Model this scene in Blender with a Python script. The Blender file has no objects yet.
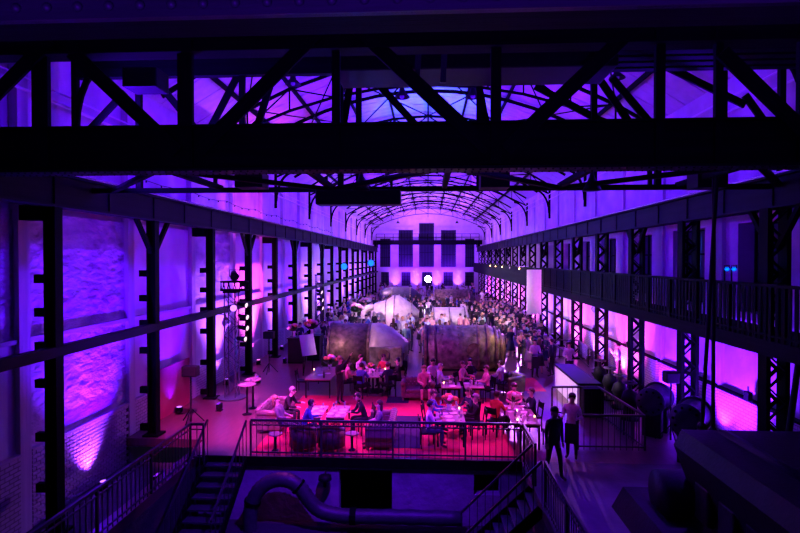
import bpy, bmesh, math, random
import numpy as np
from mathutils import Vector, Matrix
random.seed(11)
R = math.radians
V = Vector
SC = bpy.context.scene
COL = SC.collection

# ------------------------------------------------------------------ camera
F = 533.0
YAW = math.atan(28 / F); PIT = -math.atan(7.5 / F)
CAM = V((0, 0, 5.5))
FW = V((-math.sin(YAW) * math.cos(PIT), math.cos(YAW) * math.cos(PIT), math.sin(PIT)))
RT = V((math.cos(YAW), math.sin(YAW), 0)); UP = RT.cross(FW)
cd = bpy.data.cameras.new('camera'); cam = bpy.data.objects.new('camera', cd); COL.objects.link(cam)
cam.matrix_world = Matrix(((RT.x, UP.x, -FW.x, CAM.x), (RT.y, UP.y, -FW.y, CAM.y), (RT.z, UP.z, -FW.z, CAM.z), (0, 0, 0, 1)))
cd.sensor_width = 36; cd.lens = 36 * F / 800; cd.clip_start = 0.05; cd.clip_end = 300
SC.camera = cam
def ray(x, y): return FW + RT * ((x - 400) / F) - UP * ((y - 266.5) / F)
def at_z(x, y, z): d = ray(x, y); return CAM + d * ((z - CAM.z) / d.z)
def at_y(x, y, Y): d = ray(x, y); return CAM + d * (Y / d.y)
def at_x(x, y, X): d = ray(x, y); return CAM + d * (X / d.x)

# ------------------------------------------------------------------ world, exposure
w = bpy.data.worlds.new('night'); SC.world = w; w.use_nodes = True
w.node_tree.nodes['Background'].inputs[0].default_value = (0.02, 0.015, 0.06, 1)
w.node_tree.nodes['Background'].inputs[1].default_value = 0.3
SC.view_settings.view_transform = 'Standard'; SC.view_settings.look = 'None'
SC.view_settings.exposure = 0.45; SC.view_settings.gamma = 1.0; SC.view_settings.use_curve_mapping = False

# ------------------------------------------------------------------ colours of the stage light
PURPLE = (0.075, 0.001, 1.0); VIOLET = (0.12, 0.006, 1.0); LAV = (0.27, 0.06, 1.0); PINK = (0.95, 0.06, 0.80)
MAGENTA = (1.0, 0.03, 0.62); RED = (1.0, 0.01, 0.06); BLUE = (0.02, 0.08, 1.0); WARM = (1.0, 0.62, 0.55); DEEP = (0.12, 0.004, 1.0)

def spot(loc, tgt, col, watt, ang=60, blend=0.6, rad=0.1):
    l = bpy.data.lights.new('spot_light', 'SPOT'); l.color = col; l.energy = watt
    l.spot_size = R(ang); l.spot_blend = blend; l.shadow_soft_size = rad
    o = bpy.data.objects.new('spot_light', l); COL.objects.link(o); o.location = loc
    o.rotation_euler = (V(tgt) - V(loc)).to_track_quat('-Z', 'Y').to_euler()
    return o
def point(loc, col, watt, rad=0.1):
    l = bpy.data.lights.new('point_light', 'POINT'); l.color = col; l.energy = watt; l.shadow_soft_size = rad
    o = bpy.data.objects.new('point_light', l); COL.objects.link(o); o.location = loc; return o

K = 1.0
# ------------------------------------------------------------------ materials
MATS = {}
def pm(name, col, rough=0.6, metal=0.0, ns=4.0, amt=0.25, bump=0.0, bs=20.0, spec=0.5, stretch=None):
    m = bpy.data.materials.new(name); m.use_nodes = True; nt = m.node_tree; n = nt.nodes; L = nt.links
    b = n['Principled BSDF']; b.inputs['Roughness'].default_value = rough; b.inputs['Metallic'].default_value = metal
    b.inputs['Specular IOR Level'].default_value = spec
    tc = n.new('ShaderNodeTexCoord'); src = tc.outputs['Object']
    if stretch:
        mp = n.new('ShaderNodeMapping'); mp.inputs['Scale'].default_value = stretch; L.new(src, mp.inputs[0]); src = mp.outputs[0]
    nz = n.new('ShaderNodeTexNoise'); nz.inputs['Scale'].default_value = ns; nz.inputs['Detail'].default_value = 5; L.new(src, nz.inputs[0])
    r = n.new('ShaderNodeValToRGB'); r.color_ramp.elements[0].position = 0.3; r.color_ramp.elements[1].position = 0.72
    r.color_ramp.elements[0].color = tuple(c * (1 - amt) for c in col) + (1,)
    r.color_ramp.elements[1].color = tuple(min(1, c * (1 + amt * .6)) for c in col) + (1,)
    L.new(nz.outputs['Fac'], r.inputs[0]); L.new(r.outputs[0], b.inputs['Base Color'])
    if bump:
        n2 = n.new('ShaderNodeTexNoise'); n2.inputs['Scale'].default_value = bs; n2.inputs['Detail'].default_value = 6; L.new(src, n2.inputs[0])
        bp = n.new('ShaderNodeBump'); bp.inputs['Strength'].default_value = min(1, bump); bp.inputs['Distance'].default_value = 0.06 * max(1, bump)
        L.new(n2.outputs['Fac'], bp.inputs['Height']); L.new(bp.outputs[0], b.inputs['Normal'])
    MATS[name] = m; return m
def em(name, col, s, base=(0.02, 0.02, 0.02)):
    m = bpy.data.materials.new(name); m.use_nodes = True; b = m.node_tree.nodes['Principled BSDF']
    b.inputs['Base Color'].default_value = base + (1,); b.inputs['Emission Color'].default_value = col + (1,); b.inputs['Emission Strength'].default_value = s
    MATS[name] = m; return m
def brickmat(name, col, mort, bw, bh):
    m = pm(name, col, 0.75, 0, 9, 0.3); nt = m.node_tree; n = nt.nodes; L = nt.links; b = n['Principled BSDF']
    tc = n.new('ShaderNodeTexCoord'); mp = n.new('ShaderNodeMapping'); mp.inputs['Rotation'].default_value = (0, 0, 0)
    sx = n.new('ShaderNodeSeparateXYZ'); cb = n.new('ShaderNodeCombineXYZ')
    L.new(tc.outputs['Object'], sx.inputs[0]); L.new(sx.outputs['Y'], cb.inputs['X']); L.new(sx.outputs['Z'], cb.inputs['Y'])
    bt = n.new('ShaderNodeTexBrick'); bt.inputs['Scale'].default_value = 1; bt.inputs['Brick Width'].default_value = bw; bt.inputs['Row Height'].default_value = bh
    bt.inputs['Mortar Size'].default_value = 0.012; bt.inputs['Color1'].default_value = col + (1,); bt.inputs['Color2'].default_value = tuple(c * .8 for c in col) + (1,); bt.inputs['Mortar'].default_value = mort + (1,)
    L.new(cb.outputs[0], bt.inputs[0]); L.new(bt.outputs['Color'], b.inputs['Base Color'])
    bp = n.new('ShaderNodeBump'); bp.inputs['Strength'].default_value = 0.7; bp.inputs['Distance'].default_value = 0.02; bp.invert = True
    L.new(bt.outputs['Fac'], bp.inputs['Height']); L.new(bp.outputs[0], b.inputs['Normal']); return m
pm('plaster', (0.62, 0.60, 0.58), 0.85, 0, 0.9, 0.28, 0.35, 5)
pm('plaster_rough', (0.62, 0.60, 0.57), 0.85, 0, 1.4, 0.35, 3.4, 2.2, stretch=(1, 1, 1.8))
pm('plaster_smooth', (0.66, 0.64, 0.62), 0.8, 0, 0.7, 0.15, 0.12, 3)
pm('plaster_end', (0.78, 0.75, 0.76), 0.8, 0, 1.2, 0.12, 0.1, 4)
brickmat('glazed_brick', (0.60, 0.57, 0.55), (0.22, 0.2, 0.2), 0.25, 0.1)
pm('brick', (0.62, 0.58, 0.56), 0.6, 0, 14, 0.25, 0.2, 30)
pm('mortar', (0.07, 0.06, 0.06), 0.9)
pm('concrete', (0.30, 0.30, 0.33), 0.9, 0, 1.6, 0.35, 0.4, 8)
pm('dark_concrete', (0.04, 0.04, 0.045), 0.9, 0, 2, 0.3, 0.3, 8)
pm('floor_wood', (0.12, 0.045, 0.05), 0.3, 0, 3, 0.35, 0.05, 20, stretch=(6, .6, 1))
pm('floor_dark', (0.09, 0.085, 0.09), 0.6, 0, 1.2, 0.5, 0.15, 8)
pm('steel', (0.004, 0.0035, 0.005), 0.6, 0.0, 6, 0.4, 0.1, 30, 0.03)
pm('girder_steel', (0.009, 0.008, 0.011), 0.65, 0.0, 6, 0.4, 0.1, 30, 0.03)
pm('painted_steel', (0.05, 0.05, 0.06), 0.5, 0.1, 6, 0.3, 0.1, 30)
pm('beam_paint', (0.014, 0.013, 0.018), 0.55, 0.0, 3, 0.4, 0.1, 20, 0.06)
pm('rail_iron', (0.05, 0.045, 0.05), 0.4, 0.3, 10, 0.3)
pm('roof_board', (0.55, 0.52, 0.52), 0.8, 0, 2, 0.2, 0.1, 12)
pm('machine_green', (0.17, 0.165, 0.14), 0.45, 0.25, 3.5, 0.8, 0.25, 14)
pm('machine_rust', (0.17, 0.12, 0.10), 0.45, 0.3, 4, 0.75, 0.25, 14)
pm('machine_light', (0.45, 0.44, 0.41), 0.5, 0.1, 2.5, 0.3, 0.15, 10)
pm('machine_blue', (0.06, 0.06, 0.09), 0.4, 0.4, 3, 0.4, 0.1, 14)
pm('machine_dark', (0.01, 0.01, 0.012), 0.6, 0.0, 3, 0.4, 0.15, 14, 0.2)
pm('black', (0.008, 0.008, 0.01), 0.6, 0, 8, 0.3, spec=0.15)
pm('floor_red', (0.52, 0.012, 0.07), 0.95, 0, 40, 0.25, 0.2, 120)
pm('floor_blue', (0.008, 0.006, 0.045), 0.95, 0, 40, 0.25, 0.2, 120)
pm('leather', (0.10, 0.065, 0.06), 0.35, 0, 10, 0.3, 0.1, 30)
pm('leather_pale', (0.16, 0.11, 0.11), 0.4, 0, 10, 0.3, 0.1, 30)
pm('wood', (0.30, 0.20, 0.14), 0.4, 0, 4, 0.35, 0.05, 20, stretch=(8, 1, 1))
pm('pale_top', (0.34, 0.28, 0.26), 0.35, 0, 5, 0.15)
pm('white', (0.82, 0.80, 0.80), 0.5, 0, 5, 0.06)
pm('cloth_white', (0.80, 0.78, 0.78), 0.9, 0, 5, 0.08, 0.1, 30)
pm('board_red', (0.42, 0.045, 0.10), 0.6, 0, 1.5, 0.35, 0.1, 10)
pm('chrome', (0.6, 0.6, 0.62), 0.2, 1.0, 8, 0.1)
pm('leaf', (0.05, 0.13, 0.05), 0.5, 0, 8, 0.4)
pm('bloom_orange', (0.85, 0.42, 0.12), 0.7, 0, 20, 0.3)
pm('bloom_pink', (0.85, 0.35, 0.45), 0.7, 0, 20, 0.3)
pm('bloom_white', (0.85, 0.80, 0.72), 0.7, 0, 20, 0.15)
pm('window_glass', (0.012, 0.012, 0.03), 0.4, 0, 5, 0.2)
pm('glassware', (0.75, 0.75, 0.8), 0.1, 0.0, 5, 0.1)
MATS['glassware'].node_tree.nodes['Principled BSDF'].inputs['Transmission Weight'].default_value = 0.7
em('lens_dim', (0.3, 0.02, 1.0), 1.0); em('lens_violet', (0.45, 0.12, 1.0), 2.5); em('lens_pink', (1.0, 0.2, 0.8), 2.5); em('lens_warm', (1.0, 0.6, 0.8), 1.2)
em('lens_blue', (0.0, 0.10, 1.0), 2.5); em('lens_white', (1.0, 0.97, 0.85), 90); em('flame', (1.0, 0.45, 0.12), 20); em('phone_light', (0.9, 0.85, 1.0), 5)
# people
for nm, c in (('top_black', (.015, .015, .02)), ('top_navy', (.02, .025, .07)), ('top_blue', (.06, .09, .45)), ('top_white', (.75, .73, .73)), ('top_lightblue', (.42, .52, .72)),
              ('top_pink', (.70, .30, .36)), ('top_teal', (.25, .55, .48)), ('top_grey', (.22, .22, .24)), ('top_red', (.55, .05, .05)), ('top_brown', (.25, .16, .11)),
              ('legs_black', (.015, .015, .018)), ('legs_navy', (.03, .035, .08)), ('legs_grey', (.12, .12, .13)), ('shoe', (.02, .015, .012)), ('eye', (.10, .06, .05)), ('lip', (.42, .16, .14))):
    pm(nm, c, 0.85, 0, 12, 0.2)
for nm, c in (('skin_a', (.62, .40, .31)), ('skin_b', (.52, .32, .24)), ('skin_c', (.70, .48, .38))): pm(nm, c, 0.55, 0, 12, 0.1)
for nm, c in (('hair_dark', (.02, .014, .01)), ('hair_brown', (.08, .04, .02)), ('hair_blond', (.45, .30, .13)), ('hair_grey', (.35, .34, .34))): pm(nm, c, 0.5, 0, 30, 0.4)

# ------------------------------------------------------------------ helpers
class MB:
    def __init__(s): s.v = []; s.f = []
    def add(s, vs, fs):
        o = len(s.v); s.v += [tuple(p) for p in vs]; s.f += [tuple(o + i for i in f) for f in fs]; return s
    def box(s, c, d, rz=0.0):
        x, y, z = d[0] / 2, d[1] / 2, d[2] / 2; m = Matrix.Rotation(rz, 3, 'Z'); c = V(c)
        vs = [m @ V((a * x, b * y, e * z)) + c for e in (-1, 1) for a, b in ((-1, -1), (1, -1), (1, 1), (-1, 1))]
        return s.add(vs, [(3, 2, 1, 0), (4, 5, 6, 7), (0, 1, 5, 4), (1, 2, 6, 5), (2, 3, 7, 6), (3, 0, 4, 7)])
    def rbox(s, c, d, r=0.05):
        bm = bmesh.new(); bmesh.ops.create_cube(bm, size=1, matrix=Matrix.Translation(c) @ Matrix.Diagonal((*d, 1)))
        bmesh.ops.bevel(bm, geom=bm.edges[:], offset=min(r, min(d) * .49), segments=2, affect='EDGES', profile=0.5)
        bm.verts.index_update(); s.add([v.co for v in bm.verts], [[v.index for v in f.verts] for f in bm.faces]); bm.free(); return s
    def beam(s, p, q, w, h, up=(0, 0, 1)):
        m = frame(p, q, w, h, up)
        vs = [m @ V((a * .5, b * .5, e * .5)) for e in (-1, 1) for a, b in ((-1, -1), (1, -1), (1, 1), (-1, 1))]
        return s.add(vs, [(3, 2, 1, 0), (4, 5, 6, 7), (0, 1, 5, 4), (1, 2, 6, 5), (2, 3, 7, 6), (3, 0, 4, 7)])
    def tube(s, pts, r, n=8, cap=True):
        pts = [V(p) for p in pts]; rs = r if isinstance(r, (list, tuple)) else [r] * len(pts); o = len(s.v); ref = None
        for i, p in enumerate(pts):
            t = (pts[min(i + 1, len(pts) - 1)] - pts[max(i - 1, 0)]).normalized()
            if ref is None: ref = V((0, 0, 1)) if abs(t.z) < .9 else V((1, 0, 0))
            a = t.cross(ref).normalized(); b = a.cross(t).normalized(); ref = b
            for k in range(n):
                an = 2 * math.pi * k / n; s.v.append(tuple(p + a * math.cos(an) * rs[i] + b * math.sin(an) * rs[i]))
        for i in range(len(pts) - 1):
            for k in range(n):
                k2 = (k + 1) % n; s.f.append((o + i * n + k, o + i * n + k2, o + (i + 1) * n + k2, o + (i + 1) * n + k))
        if cap: s.f.append(tuple(o + k for k in range(n))[::-1]); s.f.append(tuple(o + (len(pts) - 1) * n + k for k in range(n)))
        return s
    def lathe(s, prof, n=16, M=None):
        M = M or Matrix(); o = len(s.v)
        for r, z in prof:
            for k in range(n):
                a = 2 * math.pi * k / n; s.v.append(tuple(M @ V((r * math.cos(a), r * math.sin(a), z))))
        for i in range(len(prof) - 1):
            for k in range(n):
                k2 = (k + 1) % n; s.f.append((o + i * n + k, o + i * n + k2, o + (i + 1) * n + k2, o + (i + 1) * n + k))
        s.f.append(tuple(o + k for k in range(n))[::-1]); s.f.append(tuple(o + (len(prof) - 1) * n + k for k in range(n))); return s
    def ball(s, c, r, n=10, m=6):
        r = r if isinstance(r, (list, tuple)) else (r, r, r)
        M = Matrix.Translation(c) @ Matrix.Diagonal((*r, 1))
        return s.lathe([(math.sin(math.pi * (i + .02) / (m + .04)), -math.cos(math.pi * (i + .02) / (m + .04))) for i in range(m + 1)], n, M)
    def prism(s, poly, y0, y1, M=None):
        M = M or Matrix(); n = len(poly)
        vs = [M @ V((x, y0, z)) for x, z in poly] + [M @ V((x, y1, z)) for x, z in poly]
        return s.add(vs, [tuple(range(n)), tuple(range(2 * n - 1, n - 1, -1))] + [(i, i + n, (i + 1) % n + n, (i + 1) % n) for i in range(n)])
    def mesh(s, name, mat, smooth=False):
        me = bpy.data.meshes.new(name); me.from_pydata(s.v, [], s.f)
        if mat: me.materials.append(MATS[mat])
        bm = bmesh.new(); bm.from_mesh(me); bmesh.ops.recalc_face_normals(bm, faces=bm.faces[:]); bm.to_mesh(me); bm.free()
        if smooth:
            for p in me.polygons: p.use_smooth = True
        return me
    def build(s, name, mat, parent=None, smooth=False, loc=None):
        return link(name, s.mesh(name, mat, smooth), parent, loc)
def link(name, data, parent=None, loc=None):
    o = bpy.data.objects.new(name, data); COL.objects.link(o)
    if parent: o.parent = parent
    if loc is not None: o.location = loc
    return o
def frame(p, q, w, h, up=(0, 0, 1)):
    p, q = V(p), V(q); z = q - p; L = z.length; z.normalize(); u = V(up)
    if abs(z.dot(u)) > .98: u = V((0, 1, 0)) if abs(z.y) < .9 else V((1, 0, 0))
    x = u.cross(z).normalized(); y = z.cross(x); c = (p + q) / 2
    return Matrix(((x.x * w, y.x * h, z.x * L, c.x), (x.y * w, y.y * h, z.y * L, c.y), (x.z * w, y.z * h, z.z * L, c.z), (0, 0, 0, 1)))
CUBES = {}; CYLS = {}
def bar(name, p, q, w, h, mat, parent=None, up=(0, 0, 1), round_=False):
    """one straight member: a shared unit mesh stretched between two points"""
    D = CYLS if round_ else CUBES
    if mat not in D:
        D[mat] = (MB().lathe([(.5, -.5), (.5, .5)], 8) if round_ else MB().box((0, 0, 0), (1, 1, 1))).mesh('member', mat)
    o = link(name, D[mat], parent); o.matrix_basis = frame(p, q, w, h, up); return o
def tag(o, label, cat, group=None):
    o['label'] = label; o['category'] = cat
    if group: o['group'] = group
    return o
def thing(name, label, cat, loc=(0, 0, 0), rz=0.0, group=None):
    o = link(name, None, None, loc); o.rotation_euler = (0, 0, rz); o.empty_display_size = .1; return tag(o, label, cat, group)
def struct(o): o['kind'] = 'structure'; return o
def stuff(o): o['kind'] = 'stuff'; return o
def kids(o): return KID.get(o.name, None) or [c for c in COL.objects if c.parent == o]
KID = {}
def copy_tree(o, parent=None, cache={}):
    if o.name not in cache: cache[o.name] = [c for c in COL.objects if c.parent == o]
    c = o.copy(); COL.objects.link(c); c.parent = parent
    for ch in cache[o.name]: copy_tree(ch, c)
    return c
ORD = ['nearest', 'second', 'third', 'fourth', 'fifth', 'sixth', 'seventh', 'eighth', 'ninth', 'tenth', 'eleventh', 'twelfth', 'thirteenth', 'fourteenth', 'fifteenth', 'sixteenth', 'seventeenth', 'eighteenth', 'nineteenth', 'twentieth']
def ordn(i): return 'nearest' if i == 0 else ORD[i]
def grid_wall(mb, u0, u1, v0, v1, holes, put):
    us = sorted({u0, u1} | {h[0] for h in holes} | {h[1] for h in holes}); vs = sorted({v0, v1} | {h[2] for h in holes} | {h[3] for h in holes})
    for i in range(len(us) - 1):
        run = None
        for j in range(len(vs) - 1):
            cu, cv = (us[i] + us[i + 1]) / 2, (vs[j] + vs[j + 1]) / 2
            solid = not any(h[0] < cu < h[1] and h[2] < cv < h[3] for h in holes)
            if solid: run = (run[0], vs[j + 1]) if run else (vs[j], vs[j + 1])
            if run and (not solid or j == len(vs) - 2): put(mb, us[i], us[i + 1], *run); run = None

# ------------------------------------------------------------------ main dimensions
YE = 90.0; YF = 14.55; YB = -4.0; ZP = -1.8
XL, XR = -9.3, 9.2            # inner wall faces
CLX, CRX = -8.55, 8.2         # column lines
LY = [11.75 + 4.42 * k for k in range(18)]
RY = [13.1 + 4.2 * k for k in range(18)]
XS0, XS1 = -6.45, 2.54        # pit edges
ZR = 10.6
def roof_z(x): return 10.95 + 3.1 * (1 - (x / 9.4) ** 2)

# ------------------------------------------------------------------ setting: floors
ZT = -.8; YT = LY[1] - .35; XT = -6.8
m = MB(); m.box(((XT + XR) / 2, (YF + YE) / 2, -.125), (XR - XT, YE - YF, .25)); m.box(((XL + XT) / 2, (YT + YE) / 2, -.125), (XT - XL, YE - YT, .25)); m.box(((XT + XS0) / 2, (YB + YF) / 2, -.125), (XS0 - XT, YF - YB, .25))
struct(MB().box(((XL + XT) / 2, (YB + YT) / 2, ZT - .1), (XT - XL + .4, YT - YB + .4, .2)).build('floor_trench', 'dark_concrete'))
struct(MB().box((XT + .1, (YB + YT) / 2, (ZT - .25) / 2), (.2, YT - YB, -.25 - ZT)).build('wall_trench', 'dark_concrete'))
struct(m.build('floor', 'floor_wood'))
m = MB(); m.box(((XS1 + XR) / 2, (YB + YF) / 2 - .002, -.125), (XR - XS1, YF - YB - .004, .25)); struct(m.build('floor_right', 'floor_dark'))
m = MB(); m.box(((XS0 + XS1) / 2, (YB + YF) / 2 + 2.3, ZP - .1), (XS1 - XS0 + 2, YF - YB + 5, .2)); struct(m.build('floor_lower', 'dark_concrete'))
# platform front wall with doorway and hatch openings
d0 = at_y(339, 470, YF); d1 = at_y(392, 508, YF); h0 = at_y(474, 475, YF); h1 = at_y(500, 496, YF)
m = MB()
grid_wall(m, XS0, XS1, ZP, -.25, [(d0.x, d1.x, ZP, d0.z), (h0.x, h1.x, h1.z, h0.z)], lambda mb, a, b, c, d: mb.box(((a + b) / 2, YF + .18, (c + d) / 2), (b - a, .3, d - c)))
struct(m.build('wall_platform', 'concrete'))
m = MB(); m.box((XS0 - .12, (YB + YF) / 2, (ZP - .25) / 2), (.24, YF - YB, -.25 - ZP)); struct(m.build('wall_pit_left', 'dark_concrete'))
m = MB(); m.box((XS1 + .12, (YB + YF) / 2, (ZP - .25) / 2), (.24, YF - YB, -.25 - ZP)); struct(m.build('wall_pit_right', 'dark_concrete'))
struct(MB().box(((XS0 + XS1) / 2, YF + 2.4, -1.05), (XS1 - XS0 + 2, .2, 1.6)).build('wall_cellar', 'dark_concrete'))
m = MB(); m.box(((XS0 + XS1) / 2, YF - .03, -.12), (XS1 - XS0, .06, .26)); struct(m.build('trim_1', 'steel'))

# ------------------------------------------------------------------ left wall
m = MB(); m.box((XL - .3, (YB + YE) / 2, 4.3), (.3, YE - YB, 13.4)); wl = struct(m.build('wall_left', 'plaster'))
edgesL = [LY[0] - 4.42] + LY + [YE]
for i in range(len(edgesL) - 1):
    a, b = edgesL[i], edgesL[i + 1]
    bar('pier', (XL - .06, a, -.8), (XL - .06, a, 10.5), .24, .34, 'plaster', wl, up=(0, 1, 0))
    mat = 'plaster_rough' if i in (1, 0, 3) else 'plaster_smooth'
    MB().box((XL - .12, (a + b) / 2, 5.15), (.08, b - a - .34, 2.95)).build('infill_panel', mat, wl)
    bar('window_sill', (XL - .06, a + .17, 3.62), (XL - .06, b - .17, 3.62), .18, .1, 'plaster', wl)
    MB().box((XL - .10, (a + b) / 2, 2.3), (.1, b - a - .34, 2.5)).build('apron_panel', 'plaster_rough' if i == 1 else 'plaster_smooth', wl)
    if i != 1: MB().box((XL - .04, (a + b) / 2, .5 if i else .1), (.2, b - a - .34, 1.0 if i else 1.8)).build('brick_dado', 'glazed_brick', wl)
    bar('dado_ledge', (XL - .03, a + .17, 1.035), (XL - .03, b - .17, 1.035), .24, .05, 'plaster', wl)
# nearest lit bay: single glazed bricks on a mortar backing
a, b = edgesL[1] + .17, edgesL[2] - .17
MB().box((XL - .06, (a + b) / 2, .1), (.15, b - a, 1.8)).build('mortar_backing', 'mortar', wl)
bw, bh = .26, .0995; bmesh_ = MB().rbox((0, 0, 0), (.08, bw - .024, bh - .022), .008).mesh('brick', 'brick')
bhalf = MB().rbox((0, 0, 0), (.08, bw / 2 - .024, bh - .022), .008).mesh('half_brick', 'brick')
nb = int((b - a) / bw)
for r_ in range(-8, 10):
    off = (bw / 2 if r_ % 2 else 0); y = a + .02
    if off: link('brick', bhalf, wl, (XL + .02, y + bw / 4, bh * (r_ + .5))); y += off
    while y + bw < b:
        link('brick', bmesh_, wl, (XL + .02 + random.uniform(-.004, .004), y + bw / 2, bh * (r_ + .5))); y += bw
for k, z in ((0, 9.35), (1, 9.62)):
    tag(bar('conduit_pipe', (XL + .14 + .01 * k, 6, z), (XL + .15, YE - .3, z), .05 + .03 * (1 - k), .05 + .03 * (1 - k), 'white', round_=True), ['thicker pale conduit pipe running along upper left wall', 'thinner pale conduit pipe above another on upper left wall'][k], 'pipe')
tag(bar('board_panel', (XL + .16, 17.4, .85), (XL + .16, 19.9, .85), .05, 1.75, 'board_red'), 'dull red board leaning on left wall behind speaker stand', 'board')

# ------------------------------------------------------------------ right wall with windows above the gallery
holes = []
edgesR = [RY[0] - 4.2] + RY + [YE]
for i in range(len(edgesR) - 1):
    c = (edgesR[i] + edgesR[i + 1]) / 2; holes.append((c - 1.15, c + 1.15, 3.95, 6.55))
m = MB(); grid_wall(m, YB, YE, -2.0, 11.0, holes, lambda mb, a, b, c, d: mb.box((XR + .3, (a + b) / 2, (c + d) / 2), (.6, b - a, d - c)))
wr = struct(m.build('wall_right', 'plaster'))
m = MB(); m.box((XR + .75, (YB + YE) / 2, 4.5), (.2, YE - YB, 13)); struct(m.build('wall_right_outer', 'black'))
for i, (a, b, z0, z1) in enumerate(holes):
    wn = struct(link('window_%d' % (i + 1), None, None, (XR + .5, (a + b) / 2, z0))); W = b - a; H = z1 - z0
    fr = MB()
    for yy in (-W / 2 + .04, -W / 6, W / 6, W / 2 - .04): fr.box((0, yy, H / 2), (.07, .06, H))
    for zz in (.04, H * .33, H * .66, H - .04): fr.box((0, 0, zz), (.06, W, .05))
    fr.build('window_frame', 'steel', wn)
    if i < 7:
        for q in range(3):
            for r_ in range(3): MB().box((.03, (q - 1) * W / 3, H * (.17 + r_ * .33)), (.012, W / 3 - .07, H * .33 - .06)).build('pane', 'window_glass', wn)
    else: MB().box((.03, 0, H / 2), (.012, W, H)).build('pane', 'window_glass', wn)
    ea, eb = edgesR[i], edgesR[i + 1]
    MB().box((XR - .07, (ea + eb) / 2, .74), (.16, eb - ea - .3, 1.48)).build('brick_dado', 'glazed_brick', wr)
    bar('dado_ledge', (XR - .08, ea + .1, 1.5), (XR - .08, eb - .1, 1.5), .24, .06, 'steel', wr)
    bar('pier', (XR - .05, ea, 1.6), (XR - .05, ea, 10.6), .14, .6, 'plaster', wr, up=(0, 1, 0))
for k, (x, z) in enumerate(((8.85, 10.25), (8.95, 9.9))):
    tag(bar('conduit_pipe', (x, 8, z), (x, YE - .3, z), .06, .06, 'white', round_=True), ['pale pipe under the roof edge on the right wall', 'lower pale pipe along the upper right wall'][k], 'pipe')

# ------------------------------------------------------------------ end walls
ew = []
def pxr(x0, x1, y0, y1):
    p, q = at_y(x0, y0, YE), at_y(x1, y1, YE); return (p.x, q.x, q.z, p.z)
ew = [pxr(419, 434, 223, 267), pxr(398.5, 413, 230, 267), pxr(441, 456, 230, 267), pxr(380, 390.5, 238.5, 267), pxr(465, 474.5, 238.5, 267),
      pxr(381, 389, 272, 286), pxr(401.5, 410.5, 272, 286), pxr(422, 432, 272, 286), pxr(443.5, 453, 272, 286), pxr(465, 474, 272, 286)]
m = MB(); grid_wall(m, -9.6, 9.8, -.2, 15, ew, lambda mb, a, b, c, d: mb.box(((a + b) / 2, YE + .3, (c + d) / 2), (b - a, .6, d - c)))
wb = struct(m.build('wall_back', 'plaster_end'))
MB().box((0, YE - .1, 3.75), (17.4, .2, .5)).build('cornice', 'plaster_end', wb)
struct(MB().box((0, YE + .7, 6), (20, .1, 14)).build('wall_back_outer', 'black'))
for i, (a, b, c, d) in enumerate(ew):
    wn = struct(link('window_%d' % (len(holes) + i + 1), None, None, ((a + b) / 2, YE + .2, c))); W = b - a; H = d - c
    n = 5 if i < 5 else 3
    MB().box((0, .06, H / 2), (W, .02, H)).build('pane', 'window_glass', wn)
    fr = MB()
    for k in range(n + 1): fr.box((-W / 2 + W * k / n, 0, H / 2), (.08, .08, H))
    for k in range(4): fr.box((0, 0, H * k / 3), (W, .07, .08))
    fr.build('window_frame', 'beam_paint', wn)
struct(MB().box((0, YB - .15, 5), (20, .3, 16)).build('wall_front', 'dark_concrete'))

# ------------------------------------------------------------------ roof: strips, purlins, trusses
NX = 12; xs = [-9.4 + 18.8 * i / (2 * NX) for i in range(2 * NX + 1)]
ceil = struct(link('ceiling', None, None, (0, 0, 0)))
def strip(half):
    mb = MB(); pts = xs[:NX + 1] if half == 0 else xs[NX:]
    lo = [(x, roof_z(x)) for x in pts]; hi = [(x, roof_z(x) + .06) for x in reversed(pts)]
    mb.prism(lo + hi, -.34, .34); return mb.mesh('roof_panel', 'roof_board')
sa, sb = strip(0), strip(1); y = YB + .35; k = 0
while y < YE + .3:
    dz = .02 * (k % 2)
    link('roof_panel', sa, ceil, (0, y, dz)); link('roof_panel', sb, ceil, (0, y, dz)); y += .70; k += 1
mb = MB(); lo = [(x, roof_z(x) + .1) for x in xs]; hi = [(x, roof_z(x) + .2) for x in reversed(xs)]; mb.prism(lo + hi, YB, YE + .6).build('roof_deck', 'black', ceil)
PX = [-7.6, -5.8, -3.9, -2.0, 0, 2.0, 3.9, 5.8, 7.6]
for x in PX: bar('purlin', (x, YB, roof_z(x) - .1), (x, YE, roof_z(x) - .1), .1, .18, 'steel', ceil)
def chord_z(x): return 10.35 + 2.35 * (1 - (x / 8.9) ** 2)
def top_z(x): return roof_z(x) - .26
tr = thing('roof_truss', 'arched steel roof truss nearest to the camera', 'truss', (0, 13.2, 0), 0, 'arched roof trusses')
NP = [-8.9, -7.6, -5.8, -3.9, -2.0, 0, 2.0, 3.9, 5.8, 7.6, 8.9]
for i in range(len(NP) - 1):
    a, b = NP[i], NP[i + 1]
    bar('top_chord', (a, 0, top_z(a)), (b, 0, top_z(b)), .12, .12, 'steel', tr)
    bar('bottom_chord', (a, 0, chord_z(a)), (b, 0, chord_z(b)), .10, .10, 'steel', tr)
    if i: bar('strut', (a, 0, chord_z(a)), (a, 0, top_z(a)), .06, .06, 'steel', tr)
    p, q = (a, b) if a < 0 else (b, a)
    if i % 2: bar('brace', (p, 0, chord_z(p)), (q, 0, top_z(q)), .05, .05, 'steel', tr)
    else: bar('brace', (q, 0, chord_z(q)), (p, 0, top_z(p)), .05, .05, 'steel', tr)
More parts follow.
